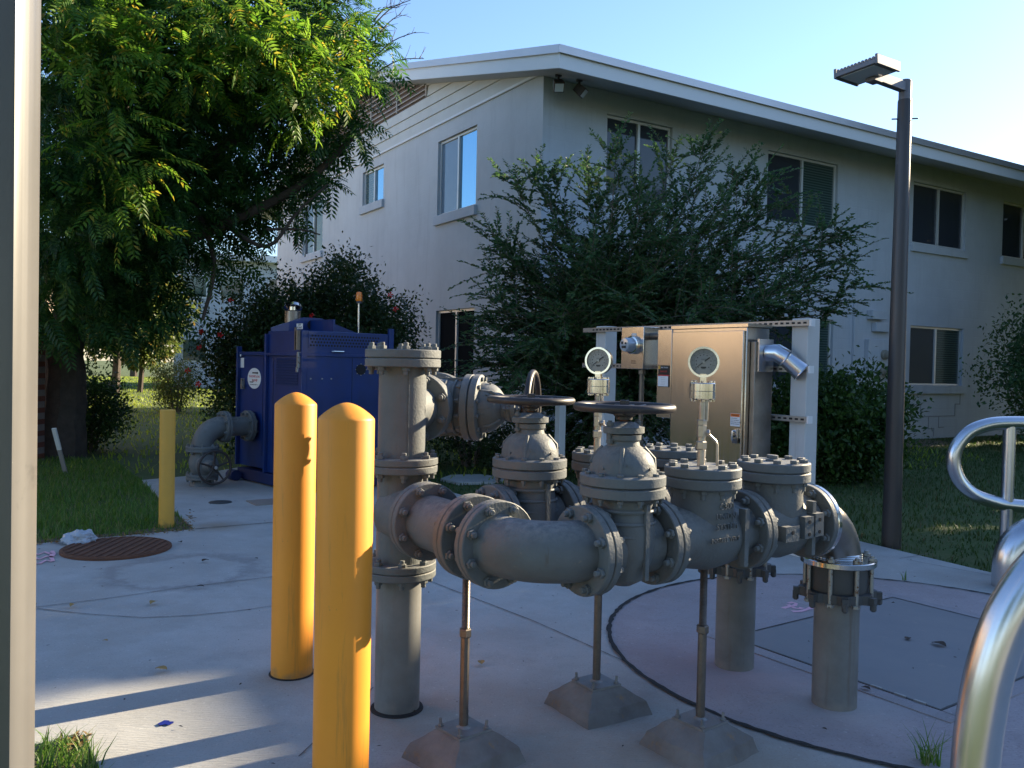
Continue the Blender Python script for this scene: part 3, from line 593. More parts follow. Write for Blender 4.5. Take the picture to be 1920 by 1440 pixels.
# stepped mortar cracks under the lower window
mb = MB(); q = lambda pts, w=.022: [mb.bx((min(pts[i][0], pts[i + 1][0]) - w / 2, -.004 - .0004 * i, min(pts[i][1], pts[i + 1][1]) - w / 2), (max(pts[i][0], pts[i + 1][0]) + w / 2, .01, max(pts[i][1], pts[i + 1][1]) + w / 2)) for i in range(len(pts) - 1)]
q([(9.55, .70), (9.75, .70), (9.75, .44), (10.05, .44), (10.05, .18), (10.25, .18), (10.25, .02)]); q([(10.08, .443), (11.02, .443), (11.02, .70), (11.2, .70), (11.2, .93)]); q([(10.42, .44), (10.42, .2), (10.6, .2)])
mb.build('mortar_crack', mat('repaired_mortar', (.30, .31, .33), .9), bld, smooth=False)
# floodlights under the eave
fl = empty('floodlight', (0, 0, 0), label='black floodlight under the eave, the one nearer the building corner', cat='floodlight', group='floodlights under the eave corner')
def floodlight():
    h = MB(); h.cyl(.05, .02, fr((0, 0, 0), (0, 0, -1))).tube([(0, 0, 0), (0, 0, -.09)], .018)
    h.build('bracket', m_black, fl)
    b = MB(); Mx = fr((0, -.02, -.16), (0.1, -.75, -.66), xdir=(1, 0, 0)); b.lathe([(.06, -.09), (.09, -.08), (.11, .07), (.105, .075)], Mx @ Matrix.Rotation(PI / 4, 4, 'Z'), 4); b.build('housing', m_black, fl)
    g = MB(); g.box((.13, .12, .006), Mx, (0, 0, .078)); g.build('lens', m_lens, fl, smooth=False)
floodlight(); bw = Matrix.Translation(C0) @ Matrix.Rotation(YB, 4, 'Z')
fp = at(1024, 140, 12.6); fl.location = bw @ Vector((-.02, -.42, zu(-.42))); fl.rotation_euler = (0, 0, YB - .5)
f2 = copy_tree(fl); f2.location = bw @ Vector((.36, -.42, zu(-.42))); f2.rotation_euler = (0, 0, YB + .6); f2['label'] = 'black floodlight under the eave, the one farther along the long facade'
# utility boxes on the facade
def wbox(name, x0, x1, z0, z1, d, m, **k):
    o = MB().bx((x0, -d, z0), (x1, -.004, z1)).build(name, m, bevel=.008, **k); o.location = C0; o.rotation_euler = (0, 0, YB); return o
wbox('cable_box', 7.86, 8.32, 2.42, 2.60, .14, m_wallF, label='small white painted box on the facade, above the meter panel', cat='utility box')
wbox('junction_box', 8.02, 8.5, 2.18, 2.36, .12, m_wallF, label='white painted junction box under the small cable box on the facade', cat='utility box')
mp_ = wbox('service_box', 7.82, 8.55, 1.3, 2.02, .10, m_wallF, label='white meter panel with round meters behind the dark lamp post', cat='meter box')
for z in (1.72, 1.40):
    mb = MB(); mb.lathe([(.10, 0), (.10, .05), (.085, .06), (.08, .14), (.05, .17), (0, .175)], fr((8.30, -.10, z), (0, -1, 0)), 20); mb.build('meter', mat('tan_meter', (.27, .25, .2), .4), mp_)
mb = MB(); mb.bx((7.42, -.05, 0), (7.47, -.004, 2.75)); c = mb.build('conduit', m_wallF, label='thin white conduit running up the facade beside the meter panel', cat='conduit'); c.location = C0; c.rotation_euler = (0, 0, YB)
# ================================================================ pipe manifold (local frame: x along the run, y away from camera, z up; origin at the riser foot)
man = empty('pipe_manifold', A0, TH, label='grey painted bypass piping manifold with valves, flanges and gauges on the slab', cat='pipe manifold')
R_, FR, BC = .0875, .1425, .121
def flange(mb, pos, axis, pair=True, nb=8, t=.027, fr_=FR, bc=BC, bolts=True, spin=None, bs=1.0, one_side=False):
    """flange (or mated pair) centred on pos; bolts through it"""
    sp_ = PI / nb if spin is None else spin
    M0 = fr(pos, axis, 0, xdir=(0, 0, 1) if abs(Vector(axis).normalized().z) < .9 else (1, 0, 0))
    segs = [(-t - .0015, -.0015), (.0015, .0015 + t)] if pair else [(-t / 2, t / 2)]
    for a, b in segs: mb.lathe([(fr_ - .003, a), (fr_, a + .003), (fr_, b - .003), (fr_ - .003, b)], M0, 44)
    if pair: mb.cyl(fr_ - .012, .006, M0, 40, z0=-.003)
    half = (t + .0015) if pair else t / 2
    for k in range(nb if bolts else 0):
        a = sp_ + 2 * PI * k / nb; Mb = M0 @ Matrix.Translation((bc * math.cos(a), bc * math.sin(a), 0)) @ Matrix.Rotation(random.uniform(0, 1), 4, 'Z')
        mb.hexn(.0165 * bs, .013, Mb, z0=half); mb.hexn(.0165 * bs, .014, Mb, z0=-half - .014)
        mb.cyl(.0095 * bs, .016, Mb, 10, ch=.002, z0=half + .010); mb.cyl(.0095 * bs, .020 if not one_side else .002, Mb, 10, ch=.002, z0=-half - .030)
def barrel(mb, p0, p1, r, seg=32): d = Vector(p1) - Vector(p0); mb.cyl(r, d.length, fr(p0, d), seg)
def elbow_pts(p0, d0, d1, rad, n=14):
    """quarter bend from p0 heading d0 and leaving along d1"""
    p0, d0, d1 = Vector(p0), Vector(d0), Vector(d1); c = p0 + d1 * rad
    return [c + (-d1 * math.cos(a) + d0 * math.sin(a)) * rad for a in np.linspace(0, PI / 2, n)]
def flo(parent, *a, m=None, **k):
    q = MB(); flange(q, *a, **k); return q.build('flange', m or m_grey, parent)
# riser
mb = MB(); mb.cyl(R_, .55, fr((0, 0, -.02)), 40); riser = mb.build('riser_pipe', m_greyB, man)
MB().lathe([(R_ + .001, 0), (R_ + .016, .001), (R_ + .014, .007), (R_ + .001, .009)], fr((0, 0, 0)), 40).build('pipe_seal', m_seal, riser)
flo(man, (0, 0, .553), (0, 0, 1)); flo(man, (0, 0, .958), (0, 0, 1)); flo(man, (0, 0, 1.368), (0, 0, 1), t=.032, fr_=.146)
# lower tee
mb = MB(); mb.cyl(.092, .36, fr((0, 0, .578)), 36); barrel(mb, (0, 0, ZC), (0, -.175, ZC), .094); mb.tube([(0, 0, ZC - .0), (0, -.10, ZC), (0, -.13, ZC)], [.115, .105, .094], 32); mb.build('tee', m_grey, man)
# upper tee, its outlet turned away from the camera
UD = Vector((math.cos(PI / 2 - TH - .19), math.sin(PI / 2 - TH - .19), 0)); US = Vector((UD.y, -UD.x, 0)); ZU = 1.168
mb = MB(); mb.cyl(.092, .36, fr((0, 0, .986)), 36); barrel(mb, (0, 0, ZU), UD * .175 + Vector((0, 0, ZU)), .094)
mb.box((.004, .004, .36), fr((-.02, -.092, ZU))); mb.build('tee', m_grey, man)
mb = MB(); flange(mb, UD * .20 + Vector((0, 0, ZU)), UD, spin=PI / 8); mb.build('flange', m_grey, man)
# branch towards the camera: flange, tee with outlet to the second run, spool, elbow
flo(man, (0, -.205, ZC), (0, -1, 0)); flo(man, (0, -.535, ZC), (0, -1, 0)); flo(man, (0, -.672, ZC), (0, -1, 0), t=.024)
mb = MB(); barrel(mb, (0, -.23, ZC), (0, -.51, ZC), .098); barrel(mb, (0, -.37, ZC), (.18, -.37, ZC), .095); mb.build('tee', m_grey, man)
mb = MB(); barrel(mb, (0, -.55, ZC), (0, -.66, ZC), .086); mb.build('spool', m_grey, man)
mb = MB(); mb.tube([(0, -.685, ZC)] + elbow_pts((0, -.70, ZC), (0, -1, 0), (1, 0, 0), EV - .70) + [(.20, -EV, ZC)], [.112, .098] + [.0965] * 13 + [.10], 36); mb.build('elbow', m_grey, man)
# --- gate valve (own frame: flow along x, stem along z)
def wheel(mb, R=.160, r=.0125, z=0.0, spokes=5, hub=.03, seg=44):
    mb.torus(R - r, r, fr((0, 0, z)), seg, 12)
    for k in range(spokes):
        a = 2 * PI * k / spokes + .3; c, s = math.cos(a), math.sin(a)
        mb.tube([(c * hub * .7, s * hub * .7, z - .012), (c * R * .55, s * R * .55, z - .006), (c * (R - r), s * (R - r), z)], [.013, .010, .0085], 8)
    mb.cyl(hub, .04, fr((0, 0, z - .03)), 20, ch=.005); mb.hexn(.016, .016, fr((0, 0, z + .008)))
def gate_valve(parent, pos, ori, dome_text=False):
    mb = MB(); L = .1335
    mb.lathe([(.10, -L + .025), (.094, -L + .06), (.098, -.03), (.098, .03), (.094, L - .06), (.10, L - .025)], fr((0, 0, 0), (1, 0, 0)), 32)
    mb.lathe([(.04, -.125), (.085, -.10), (.118, -.02), (.120, .06), (.108, .12), (.112, .155), (.138, .165)], fr((0, 0, 0)), 36, sx=.80, sy=1.0)
    for sy in (-1, 1): mb.bx((-.008, sy * .118 - .006, -.09), (.008, sy * .118 + .006, .15))
    for k in (.045, .085, .125): mb.torus(.112, .006, fr((0, 0, k)), 32, 6, sx=.9)
    v = mb.build('gate_valve', m_grey, parent); v.location = pos; v.rotation_euler = ori
    flo(v, (-L - .0135, 0, 0), (1, 0, 0)); flo(v, (L + .0135, 0, 0), (1, 0, 0))
    mb = MB()
    mb.lathe([(.133, .165), (.140, .168), (.140, .195), (.134, .199)], fr(), 44); mb.lathe([(.134, .201), (.140, .205), (.140, .232), (.133, .237)], fr(), 44)
    mb.lathe([(.108, .237), (.107, .25), (.104, .268), (.097, .288), (.084, .306), (.068, .319), (.054, .328), (.050, .342), (.056, .348), (.057, .364)], fr(), 40)
    for k in range(4):
        a = PI / 4 + k * PI / 2; 
        mb.tube([(.102 * math.cos(a), .102 * math.sin(a), .24), (.098 * math.cos(a), .098 * math.sin(a), .288), (.066 * math.cos(a), .066 * math.sin(a), .322)], .0075, 8)
    for k in range(12):
        a = PI / 12 + k * PI / 6; Mb = fr((.124 * math.cos(a), .124 * math.sin(a), .237)); mb.hexn(.0105, .009, Mb); mb.hexn(.0105, .011, Mb, z0=-.084); mb.cyl(.006, .012, Mb, 8, z0=-.094)
    for k in range(8):
        a = k * PI / 4 + .2; zz = random.choice((.258, .272)); mb.cyl(.0045, .012, fr((.098 * math.cos(a), .098 * math.sin(a), zz), (math.cos(a), math.sin(a), .2)), 8)
    mb.build('bonnet', m_grey, v)
    mb = MB(); mb.lathe([(.062, .366), (.076, .369), (.076, .388), (.06, .392), (.045, .402), (.024, .406)], fr(), 28, sx=1.0, sy=.72)
    for s_ in (-1, 1):
        mb.hexn(.012, .013, fr((s_ * .060, 0, .392))); mb.cyl(.0065, .075, fr((s_ * .060, 0, .335)), 8); mb.hexn(.012, .013, fr((s_ * .060, 0, .336)))
    mb.build('gland', m_grey, v)
    mb = MB(); mb.cyl(.014, .045, fr((0, 0, .400)), 14); mb.build('stem', m_rust, v)
    mb = MB(); wheel(mb, R=.167, r=.0135, z=.452, hub=.036); mb.cyl(.027, .028, fr((0, 0, .412)), 16); mb.build('handwheel', m_black, v)
    return v
ZW = ZC
gv1 = gate_valve(man, (.348, -EV, ZC), (0, 0, 0)); gv1['label'] = 'gate valve of the nearer run, horizontal handwheel on top'
V2 = -EV + SEP
def cp(o, parent, loc, rot=None):
    c = copy_tree(o, parent); c.location = loc
    if rot is not None: c.rotation_euler = rot
    return c
gv2 = cp(gv1, man, (.348, V2, ZC)); gv2['label'] = 'gate valve of the farther run, horizontal handwheel on top'
# upper valve: flow along UD, stem horizontal to the right
Mu = Matrix((UD, Vector((0, 0, 1)), US)).transposed()   # x=flow, y=up, z=stem
gv3 = cp(gv1, man, UD * .362 + Vector((0, 0, ZU)), Mu.to_euler()); gv3['label'] = 'upper gate valve with its stem horizontal and its handwheel upright'
mb = MB(); mb.cyl(.135, .03, fr(UD * .513 + Vector((0, 0, ZU)), UD), 32); mb.build('blind_flange', m_grey, man)
# --- check valve (own frame: x flow)
def check_valve(parent, pos, half, cover_r=.1335, name='check_valve', letters=False, boss=False, knob=False):
    mb = MB()
    mb.lathe([(.10, -half + .02), (.096, -half + .06), (.112, -.06), (.122, 0), (.116, .07), (.10, half - .05), (.104, half - .02)], fr((0, 0, 0), (1, 0, 0)), 36)
    mb.lathe([(.11, -.02), (.112, .06), (.108, .12), (.112, .165), (cover_r, .172)], fr(), 40)
    if boss:
        for x, w, h, z in ((-.06, .075, .055, -.005), (.035, .05, .08, .01), (.095, .05, .085, .015)):
            mb.box((w, .05, h), None, (x, -.115, z))
    mb.box((.02, .03, .20), None, (half * .45, -.108, -.0))
    if boss:
        mb.cur = 1
        for x, z in ((-.06, 0), (.035, .03), (.035, -.015), (.095, .035), (.095, -.01)): mb.cyl(.007, .003, fr((x, -.1395, z), (0, -1, 0)), 10)
    v = mb.build(name, [m_grey, m_dark], parent); v.location = pos
    mb = MB()
    mb.lathe([(cover_r - .003, .170), (cover_r + .001, .174), (cover_r + .001, .202), (cover_r - .004, .206)], fr(), 48); mb.lathe([(cover_r - .004, .208), (cover_r, .212), (cover_r, .238), (cover_r - .004, .242)], fr(), 48)
    for k in range(10):
        a = .15 + k * PI / 5; Mb = fr((.108 * math.cos(a), .108 * math.sin(a), .242), spin=random.uniform(0, 1)); mb.hexn(.0155, .013, Mb); mb.hexn(.0155, .014, Mb, z0=-.087); mb.cyl(.009, .018, Mb, 10, z0=-.105)
    if knob: mb.lathe([(.03, .242), (.03, .248), (.016, .25), (.016, .262), (.012, .264)], fr(), 16)
    mb.build('cover', m_grey, v)
    if letters:
        for i, (w, s_) in enumerate((('C500', .032), ('UNION', .03), ('SYSTEM', .03))):
            text('raised_letters', w, s_, fr((.0, -.113 - .012 * (i > 0) * 0 - (.004 if i == 2 else 0), .115 - .034 * i), (0, -1, .0), xdir=(1, 0, 0)), m_grey, v, ext=.0025)
        text('raised_letters', 'INSTALL VERT', .022, fr((-.01, -.121, .003), (0, -1, 0), xdir=(1, 0, 0)), m_grey, v, ext=.0025)
    return v
U2 = .348 + .1335 + .027   # valve/check joint
U3 = .935; U4 = 1.315
cv1 = check_valve(man, ((U2 + U3) / 2, -EV, ZC), (U3 - U2) / 2, letters=True); cv1['label'] = 'check valve of the nearer run, a gauge standing on its cover'
flo(man, (U3, -EV, ZC), (1, 0, 0)); flo(man, (U3, V2, ZC), (1, 0, 0)); flo(man, (U4, V2, ZC), (1, 0, 0))
mb = MB(); flange(mb, (U4 - .014, -EV, ZC), (1, 0, 0), pair=False); mb.build('flange', m_grey, man)
cv2 = cp(cv1, man, ((U2 + U3) / 2, V2, ZC)); cv2['label'] = 'check valve of the farther run, a gauge standing on its cover'
tb1 = check_valve(man, ((U3 + U4) / 2 - .02, -EV, ZC), (U4 - U3) / 2, name='surge_valve', boss=True, knob=True)
tb2 = cp(tb1, man, ((U3 + U4) / 2 - .02, V2, ZC))
# --- outlet elbows and couplings
def outlet(v, steel):
    pm = m_steel_dull if steel else m_greyB
    mb = MB(); rr = UC - U4 - .03
    mb.tube([(U4 + .01, v, ZC)] + elbow_pts((U4 + .02, v, ZC), (1, 0, 0), (0, 0, -1), UC - U4 - .02, 16) + [(UC, v, .60)], .0885, 36); e = mb.build('elbow', pm, man)
    mb = MB(); mb.cyl(FR, .022, fr((U4 + .002, v, ZC), (1, 0, 0)), 44, ch=.003); mb.build('steel_flange', m_steel if steel else m_grey, e)
    mb = MB()
    for z in (.610, .618, .626): mb.torus(.089, .004, fr((UC, v, z - .004)), 32, 6)
    mb.cyl(.147, .024, fr((UC, v, .578)), 48, ch=.003); mb.build('steel_flange', m_steel if steel else m_cast, e)
    mb = MB(); mb.lathe([(.116, .475), (.118, .50), (.118, .575)], fr((UC, v, 0)), 36)
    n = 8; prof = []
    for k in range(64):
        a = 2 * PI * k / 64; r = .135 + .016 * max(0, math.cos(n * a)) ** .5 * (1 if math.cos(n * a) > 0 else 0); prof.append((UC + r * math.cos(a), v + r * math.sin(a)))
    mb.prism(prof, .036, z0=.440)
    for k in range(n):
        a = 2 * PI * k / n + .0; x, y = UC + .149 * math.cos(a), v + .149 * math.sin(a); mb.box((.03, .024, .03), fr((x, y, .456), xdir=(math.cos(a), math.sin(a), 0)), (.006, 0, 0)); mb.hexn(.012, .04, fr((x + .012 * math.cos(a), y + .012 * math.sin(a), .418)))
    co = mb.build('coupling', m_cast, man)
    mb = MB()
    for k in range(8):
        a = 2 * PI * (k + .5) / 8; x, y = UC + .128 * math.cos(a), v + .128 * math.sin(a); mb.cyl(.009, .20, fr((x, y, .425)), 12, ch=.002); mb.hexn(.0165, .014, fr((x, y, .602))); mb.hexn(.0165, .014, fr((x, y, .425)))
    mb.build('tie_bolt', m_bolt, co)
    mb = MB(); mb.cyl(R_, .50, fr((UC, v, -.02)), 40); mb.build('outlet_pipe', m_greyB, man)
outlet(-EV, True); outlet(V2, False)
# --- pressure gauges
def gauge(pos, face_dir, lev):
    g = MB(); g.cyl(.0135, .035, fr((0, 0, 0)), 16); g.build
    root = MB(); root.cyl(.0135, .14, fr((0, 0, 0)), 18); root.hexn(.019, .03, fr((0, 0, .06))); root.hexn(.017, .05, fr((0, 0, .10))); root.cyl(.0125, .11, fr((0, 0, .14)), 18); root.hexn(.018, .02, fr((0, 0, .145)))
    r = root.build('pressure_gauge', m_gaugerod, man); r.location = pos
    mb = MB(); mb.lathe([(.042, 0), (.045, .003), (.045, .028), (.043, .029), (.045, .030), (.045, .055), (.042, .058)], fr((0, 0, .236)), 40)
    for k in range(8):
        a = k * PI / 4; mb.hexn(.006, .007, fr((.036 * math.cos(a), .036 * math.sin(a), .294))); mb.hexn(.006, .008, fr((.036 * math.cos(a), .036 * math.sin(a), .228)))
    mb.build('diaphragm_seal', m_steel, r)
    fd = Vector(face_dir).normalized(); zc = .352 + .014
    mb = MB(); mb.box((.022, .022, .04), fr((0, 0, .305), xdir=fd)); mb.cyl(.011, .03, fr((0, 0, .29)), 12)
    Mg = fr(Vector((0, 0, zc)) - fd * .012, fd, xdir=Vector((0, 0, 1)).cross(fd)); mb.lathe([(.050, -.016), (.0515, -.012), (.0515, .016), (.054, .019), (.054, .026), (.0465, .026), (.0465, .018)], Mg, 44); mb.build('gauge_case', m_steel, r)
    d = MB(); d.cyl(.0465, .003, Mg, 44, z0=.0155); dl = d.build('dial', m_dial, r)
    mb = MB()
    for k in range(11):
        a = math.radians(225 - 27 * k); mb.box((.006 if k % 5 else .009, .0010, .0006), Mg @ Matrix.Translation((.038 * math.cos(a), .038 * math.sin(a), .0190)) @ Matrix.Rotation(a, 4, 'Z'))
    for k in range(40):
        a = math.radians(225 - 270 * k / 40); mb.box((.0006, .0035, .0004), Mg @ Matrix.Translation((.0325 * math.cos(a), .0325 * math.sin(a), .0188)) @ Matrix.Rotation(a, 4, 'Z'))
    for k in range(11):
        a = math.radians(225 - 27 * k); mb.box((.0030, .0036, .0004), Mg @ Matrix.Translation((.0255 * math.cos(a), .0255 * math.sin(a), .0188)))
    mb.box((.018, .0045, .0004), Mg, (0, -.0185, .0188)); mb.box((.014, .002, .0004), Mg, (0, -.023, .0188)); mb.box((.018, .0012, .0004), Mg, (0, .010, .0188))
    mb.build('scale', m_ink, dl, smooth=False)
    an = math.radians(218); Mn = Mg @ Matrix.Rotation(an, 4, 'Z'); mb = MB(); mb.add([(-.026, -.002, .0205), (.036, -.0005, .0205), (.036, .0005, .0205), (-.026, .002, .0205), (-.026, -.002, .0215), (.036, -.0005, .0215), (.036, .0005, .0215), (-.026, .002, .0215)], [(4, 5, 6, 7), (0, 1, 5, 4), (1, 2, 6, 5), (2, 3, 7, 6), (3, 0, 4, 7)], Mn); mb.build('needle', m_ink, dl, smooth=False)
    mb = MB(); mb.cyl(.0045, .003, Mg, 12, z0=.0205); mb.build('needle_hub', m_bolt, dl)
    side = Vector((fd.y, -fd.x, 0)) * -1 * lev
    mb = MB(); p = Vector((0, 0, .12)) + side * .018; mb.cyl(.008, .02, fr(Vector((0, 0, .12)), side), 10); mb.tube([p, p + side * .03 + Vector((0, 0, -.028)), p + side * .036 + Vector((0, 0, -.04)), p + side * .038 + Vector((0, 0, -.115))], .0045, 8)
    mb.hexn(.012, .01, fr(p, side)); mb.tube([Vector((0, 0, .16)) + side * .015, Vector((0, 0, .235)) + side * .016], .006, 8)
    mb.build('valve_lever', m_gaugerod, r); return r
inv = Matrix.Rotation(-TH, 3, 'Z')
g1 = gauge(((U2 + U3) / 2 - .01, -EV, ZC + .240), inv @ Vector((-.16, -.98, .02)), 1); g1['label'] = 'round pressure gauge in front of the gold-lit steel cabinet'
g2 = gauge(((U2 + U3) / 2 - .045, V2, ZC + .240), inv @ Vector((-.42, -.90, .02)), 1); g2['label'] = 'round pressure gauge left of the cabinet, turned slightly left'
# raised rib on valve 1
# ================================================================ pipe supports
def support(px, rod_h, rot, nut_z, **k):
    root = empty('pipe_support', px, rot, **k); p = MB()
    a, b, h = .155, .068, .102
    rnd = lambda: random.uniform(-.012, .012)
    vs = [(sx * a + rnd(), sy * a + rnd(), -.01) for sx, sy in ((-1, -1), (1, -1), (1, 1), (-1, 1))] + [(sx * (a * .62 + b * .5) + rnd(), sy * (a * .62 + b * .5) + rnd(), h * .5) for sx, sy in ((-1, -1), (1, -1), (1, 1), (-1, 1))] + [(sx * b + rnd() * .5, sy * b + rnd() * .5, h) for sx, sy in ((-1, -1), (1, -1), (1, 1), (-1, 1))]
    p.add(vs, [(0, 1, 5, 4), (1, 2, 6, 5), (2, 3, 7, 6), (3, 0, 4, 7), (4, 5, 9, 8), (5, 6, 10, 9), (6, 7, 11, 10), (7, 4, 8, 11), (8, 9, 10, 11)])
    bm = bmesh.new(); vv = [bm.verts.new(v) for v in p.v]
    for f in p.f: bm.faces.new([vv[i] for i in f])
    bmesh.ops.subdivide_edges(bm, edges=bm.edges[:], cuts=7, use_grid_fill=True)
    from mathutils import noise as mnz
    for v in bm.verts:
        q_ = v.co * 11 + Vector(px) * 3; amt = .011 if v.co.z < h - .004 else .0015
        v.co += Vector((mnz.noise(q_), mnz.noise(q_ + Vector((5, 0, 0))), mnz.noise(q_ + Vector((0, 7, 0))) * .5)) * amt + Vector((mnz.noise(v.co * 40), mnz.noise(v.co * 40 + Vector((3, 3, 3))), 0)) * amt * .3
    mep = bpy.data.meshes.new('grout_pedestal'); bm.to_mesh(mep); bm.free(); mep.materials.append(m_ped); op = bpy.data.objects.new('grout_pedestal', mep); COL.objects.link(op); op.parent = root
    q = MB(); q.box((.138, .138, .008), None, (0, 0, h + .004))
    for sx in (-1, 1):
        for sy in (-1, 1): q.cyl(.005, .03, fr((sx * .055, sy * .055, h + .006), (sx * .1, 0, 1)), 8); q.hexn(.010, .008, fr((sx * .055, sy * .055, h + .008)))
    q.lathe([(.026, 0), (.018, .006), (.017, .008)], fr((0, 0, h + .008)), 16); q.build('base_plate', m_cast if 0 else m_plate, root)
    q = MB(); q.cyl(.0155, nut_z - h, fr((0, 0, h + .008)), 8); q.build('post', m_steelrod, root)
    q = MB(); q.hexn(.0215, .03, fr((0, 0, nut_z))); q.build('nut', m_steelrod, root)
    q = MB(); prof = []; z = nut_z + .03
    while z < rod_h: prof += [(.0120, z), (.0138, z + .0025)]; z += .005
    q.lathe(prof + [(.012, rod_h)], fr(), 14); q.build('threaded_rod', m_steelrod, root)
    return root
m_ped = mat('grout', (.21, .205, .20), .9, var=(5, .9, (.125, .11, .10)), bump=(45, .7, .006), wear=(6, .60, (.26, .16, .085)))
m_plate = mat('steel_base_plate', (.26, .265, .27), .5, .5, var=(14, .6, (.17, .15, .13)), bump=(50, .3, .001))
g = 'threaded pipe supports on mortar pedestals'
s1 = G(869, 1363, .11); s2 = G(1118, 1277, .11); s3 = G(1313, 1347, .11)
for s_ in (s1, s2, s3): s_.z = 0
support(s1, .665, TH + .10, .42, label='threaded support with mortar pedestal nearest the yellow bollards', cat='pipe support', group=g)
support(s2, .655, TH - .03, .455, label='threaded support behind the big elbow, under the farther run', cat='pipe support', group=g)
support(s3, .66, TH + .06, .415, label='threaded support under the nearer check valve, beside the black round seam', cat='pipe support', group=g)
# ================================================================ bollards
def bollard(p, r, h, m, dome=.05, **k):
    pr = [(r, -.02), (r, h - dome - .004), (r - .0015, h - dome)] + [(r * (1 - t), h - dome + dome * (1 - (1 - t) ** 1.75)) for t in np.linspace(.06, 1, 9)]
    if dome < .02: pr = [(r, -.02), (r, h - .006), (r - .006, h), (0, h)]
    mb = MB(); mb.lathe(pr, None, 48); o = mb.build('bollard', m, smooth=True, **k); o.location = p; return o
gb = 'yellow domed bollards in front of the riser'
p1 = G(547, 1262); p1.z = 0; bollard(p1, .0885, 1.215, m_yel, label='yellow domed bollard, the left one whose foot is in view', cat='bollard', group=gb)
p2 = at(646, 1000, 2.70); p2.z = 0; bollard(p2, .0885, 1.222, m_yel, label='yellow domed bollard, the nearer right one running out of the bottom of the picture', cat='bollard', group=gb)
p3 = G(312, 985); p3.z = -.03; bollard(p3, .0595, .965, m_yelold, dome=0, label='thin flat-topped pale yellow bollard at the corner of the lawn', cat='bollard')
MB().lathe([(.0885, .0), (.097, .001), (.095, .004), (.0885, .005)], fr(p1), 32).build('bollard_seal', m_seal).parent = None  # dark ring drawn where the bollard foot only has a small shadow
tag(bpy.data.objects['bollard_seal'], 'thin black seal ring round the foot of the left bollard', 'seal')
# ================================================================ silver post at the left edge
post = empty('metal_post', (0, 0, 0), label='tall pale silver metal post cut off by the left edge of the picture', cat='post')
D = 1.05; fx = (24 - 960) / FP * D; dp = fx / ((75 - 960) / FP) - D; w = .12
mb = MB(); mb.prism([(-w, 0), (-.006, 0), (-.0015, .0015), (0, .006), (0, dp - .006), (-.003, dp), (-w, dp)], 4.2, z0=0)
mb.build('post_shaft', m_post, post); post.location = (fx, D, -.02)
MB().box((w + .05, dp + .06, .014), None, (-w / 2, dp / 2, .027)).build('post_base', m_post, post)
# ================================================================ foreground and right-hand tubes
def curve_pts(pts, n=8):
    P = [Vector(p) for p in pts]; out = []
    for i in range(len(P) - 1):
        a, b, c, d = P[max(i - 1, 0)], P[i], P[i + 1], P[min(i + 2, len(P) - 1)]
        for t in np.linspace(0, 1, n, endpoint=False):
            out.append(.5 * ((2 * b) + (c - a) * t + (2 * a - 5 * b + 4 * c - d) * t * t + (3 * b - a - 3 * c + d) * t ** 3))
    return out + [P[-1]]
D1 = 1.55
pts = [at(2150, 985, D1 + .05), at(2040, 1010, D1), at(1955, 1065, D1), at(1895, 1150, D1), at(1858, 1250, D1), at(1838, 1350, D1), at(1828, 1440, D1), at(1824, 1560, D1)]
lowp = pts[-1].copy(); lowp.z = -.0; lowp.x += .0
pts = curve_pts(pts, 8) + [lowp]
MB().tube(pts, .0405, 32).build('guard_tube', m_alu, label='thick bent shiny metal tube in the bottom right corner', cat='tube rail')
dv = 5.3
vb = G(1893, 1100); mb = MB(); vx = vb.x; vr = .105
cxp = [(vx, vb.y, 0), (vx, vb.y, .12)] + [tuple(p) for p in elbow_pts((vx, vb.y, .14), (0, 0, 1), (1, 0, 0), .22, 12)] + [(vx + .5, vb.y, .36)]
mb.tube(cxp, vr, 32); vp = mb.build('vent_pipe', m_steel_dull, label='grey metal elbow pipe rising from the slab at the right edge', cat='vent pipe'); vp.data.materials[0] = m_alu
D3 = 6.1; rail = empty('guard_rail', (0, 0, 0), label='looped tubular aluminium rail at the right edge, behind the bent tube', cat='rail')
r3 = .048; Lp = at(1789, 870, D3); tp = at(1893, 797, D3); bt = at(1893, 946, D3)
loop = [at(2100, 800, D3), at(1980, 795, D3), at(1893, 793, D3), at(1850, 797, D3), at(1815, 812, D3), at(1792, 842, D3), at(1788, 872, D3), at(1800, 903, D3), at(1826, 927, D3), at(1860, 940, D3), at(1893, 947, D3), at(1980, 953, D3), at(2100, 958, D3)]
MB().tube(curve_pts(loop, 6), r3 * 1.0, 20).build('rail_loop', m_alu, rail)
pt = at(1893, 797, D3); MB().tube([(pt.x, D3, .0), (pt.x, D3, pt.z)], r3 * .88, 20).build('rail_post', m_alu, rail)
pt2 = at(2090, 797, D3); MB().tube([(pt2.x, D3, .0), (pt2.x, D3, pt2.z)], r3 * .88, 20).build('rail_post', m_alu, rail)
# ================================================================ lamp post
lp = G(1671, 1019); lamp = empty('lamp_post', (lp.x, lp.y, -.03), label='dark bronze lamp post with a flat ribbed light head, right of the cabinet', cat='lamp post')
ztop = at(1686, 190, lp.y).z + .03
mb = MB(); mb.lathe([(.074, 0), (.068, .5), (.052, ztop), (.050, ztop + .01)], None, 28); mb.build('pole', m_bronze, lamp)
zt = ztop
hc = G(1625, 135, 3.60) - Vector((lp.x, lp.y, -.03)); L_, W_ = .33, .29
Mh = fr(hc, (Nd * .06 + Vector((0, 0, 1))), xdir=-Nd)
e0 = hc + Bd * (W_ / 2 - .03) + Vector((0, 0, -.01)); e1 = Vector((0, 0, e0.z + .0))
mb = MB(); mb.tube([(0, 0, zt - .02), (0, 0, e1.z + .045)], [.047, .047], 20); mb.lathe([(.047, 0), (.04, .014), (0, .02)], fr((0, 0, e1.z + .045)), 20)
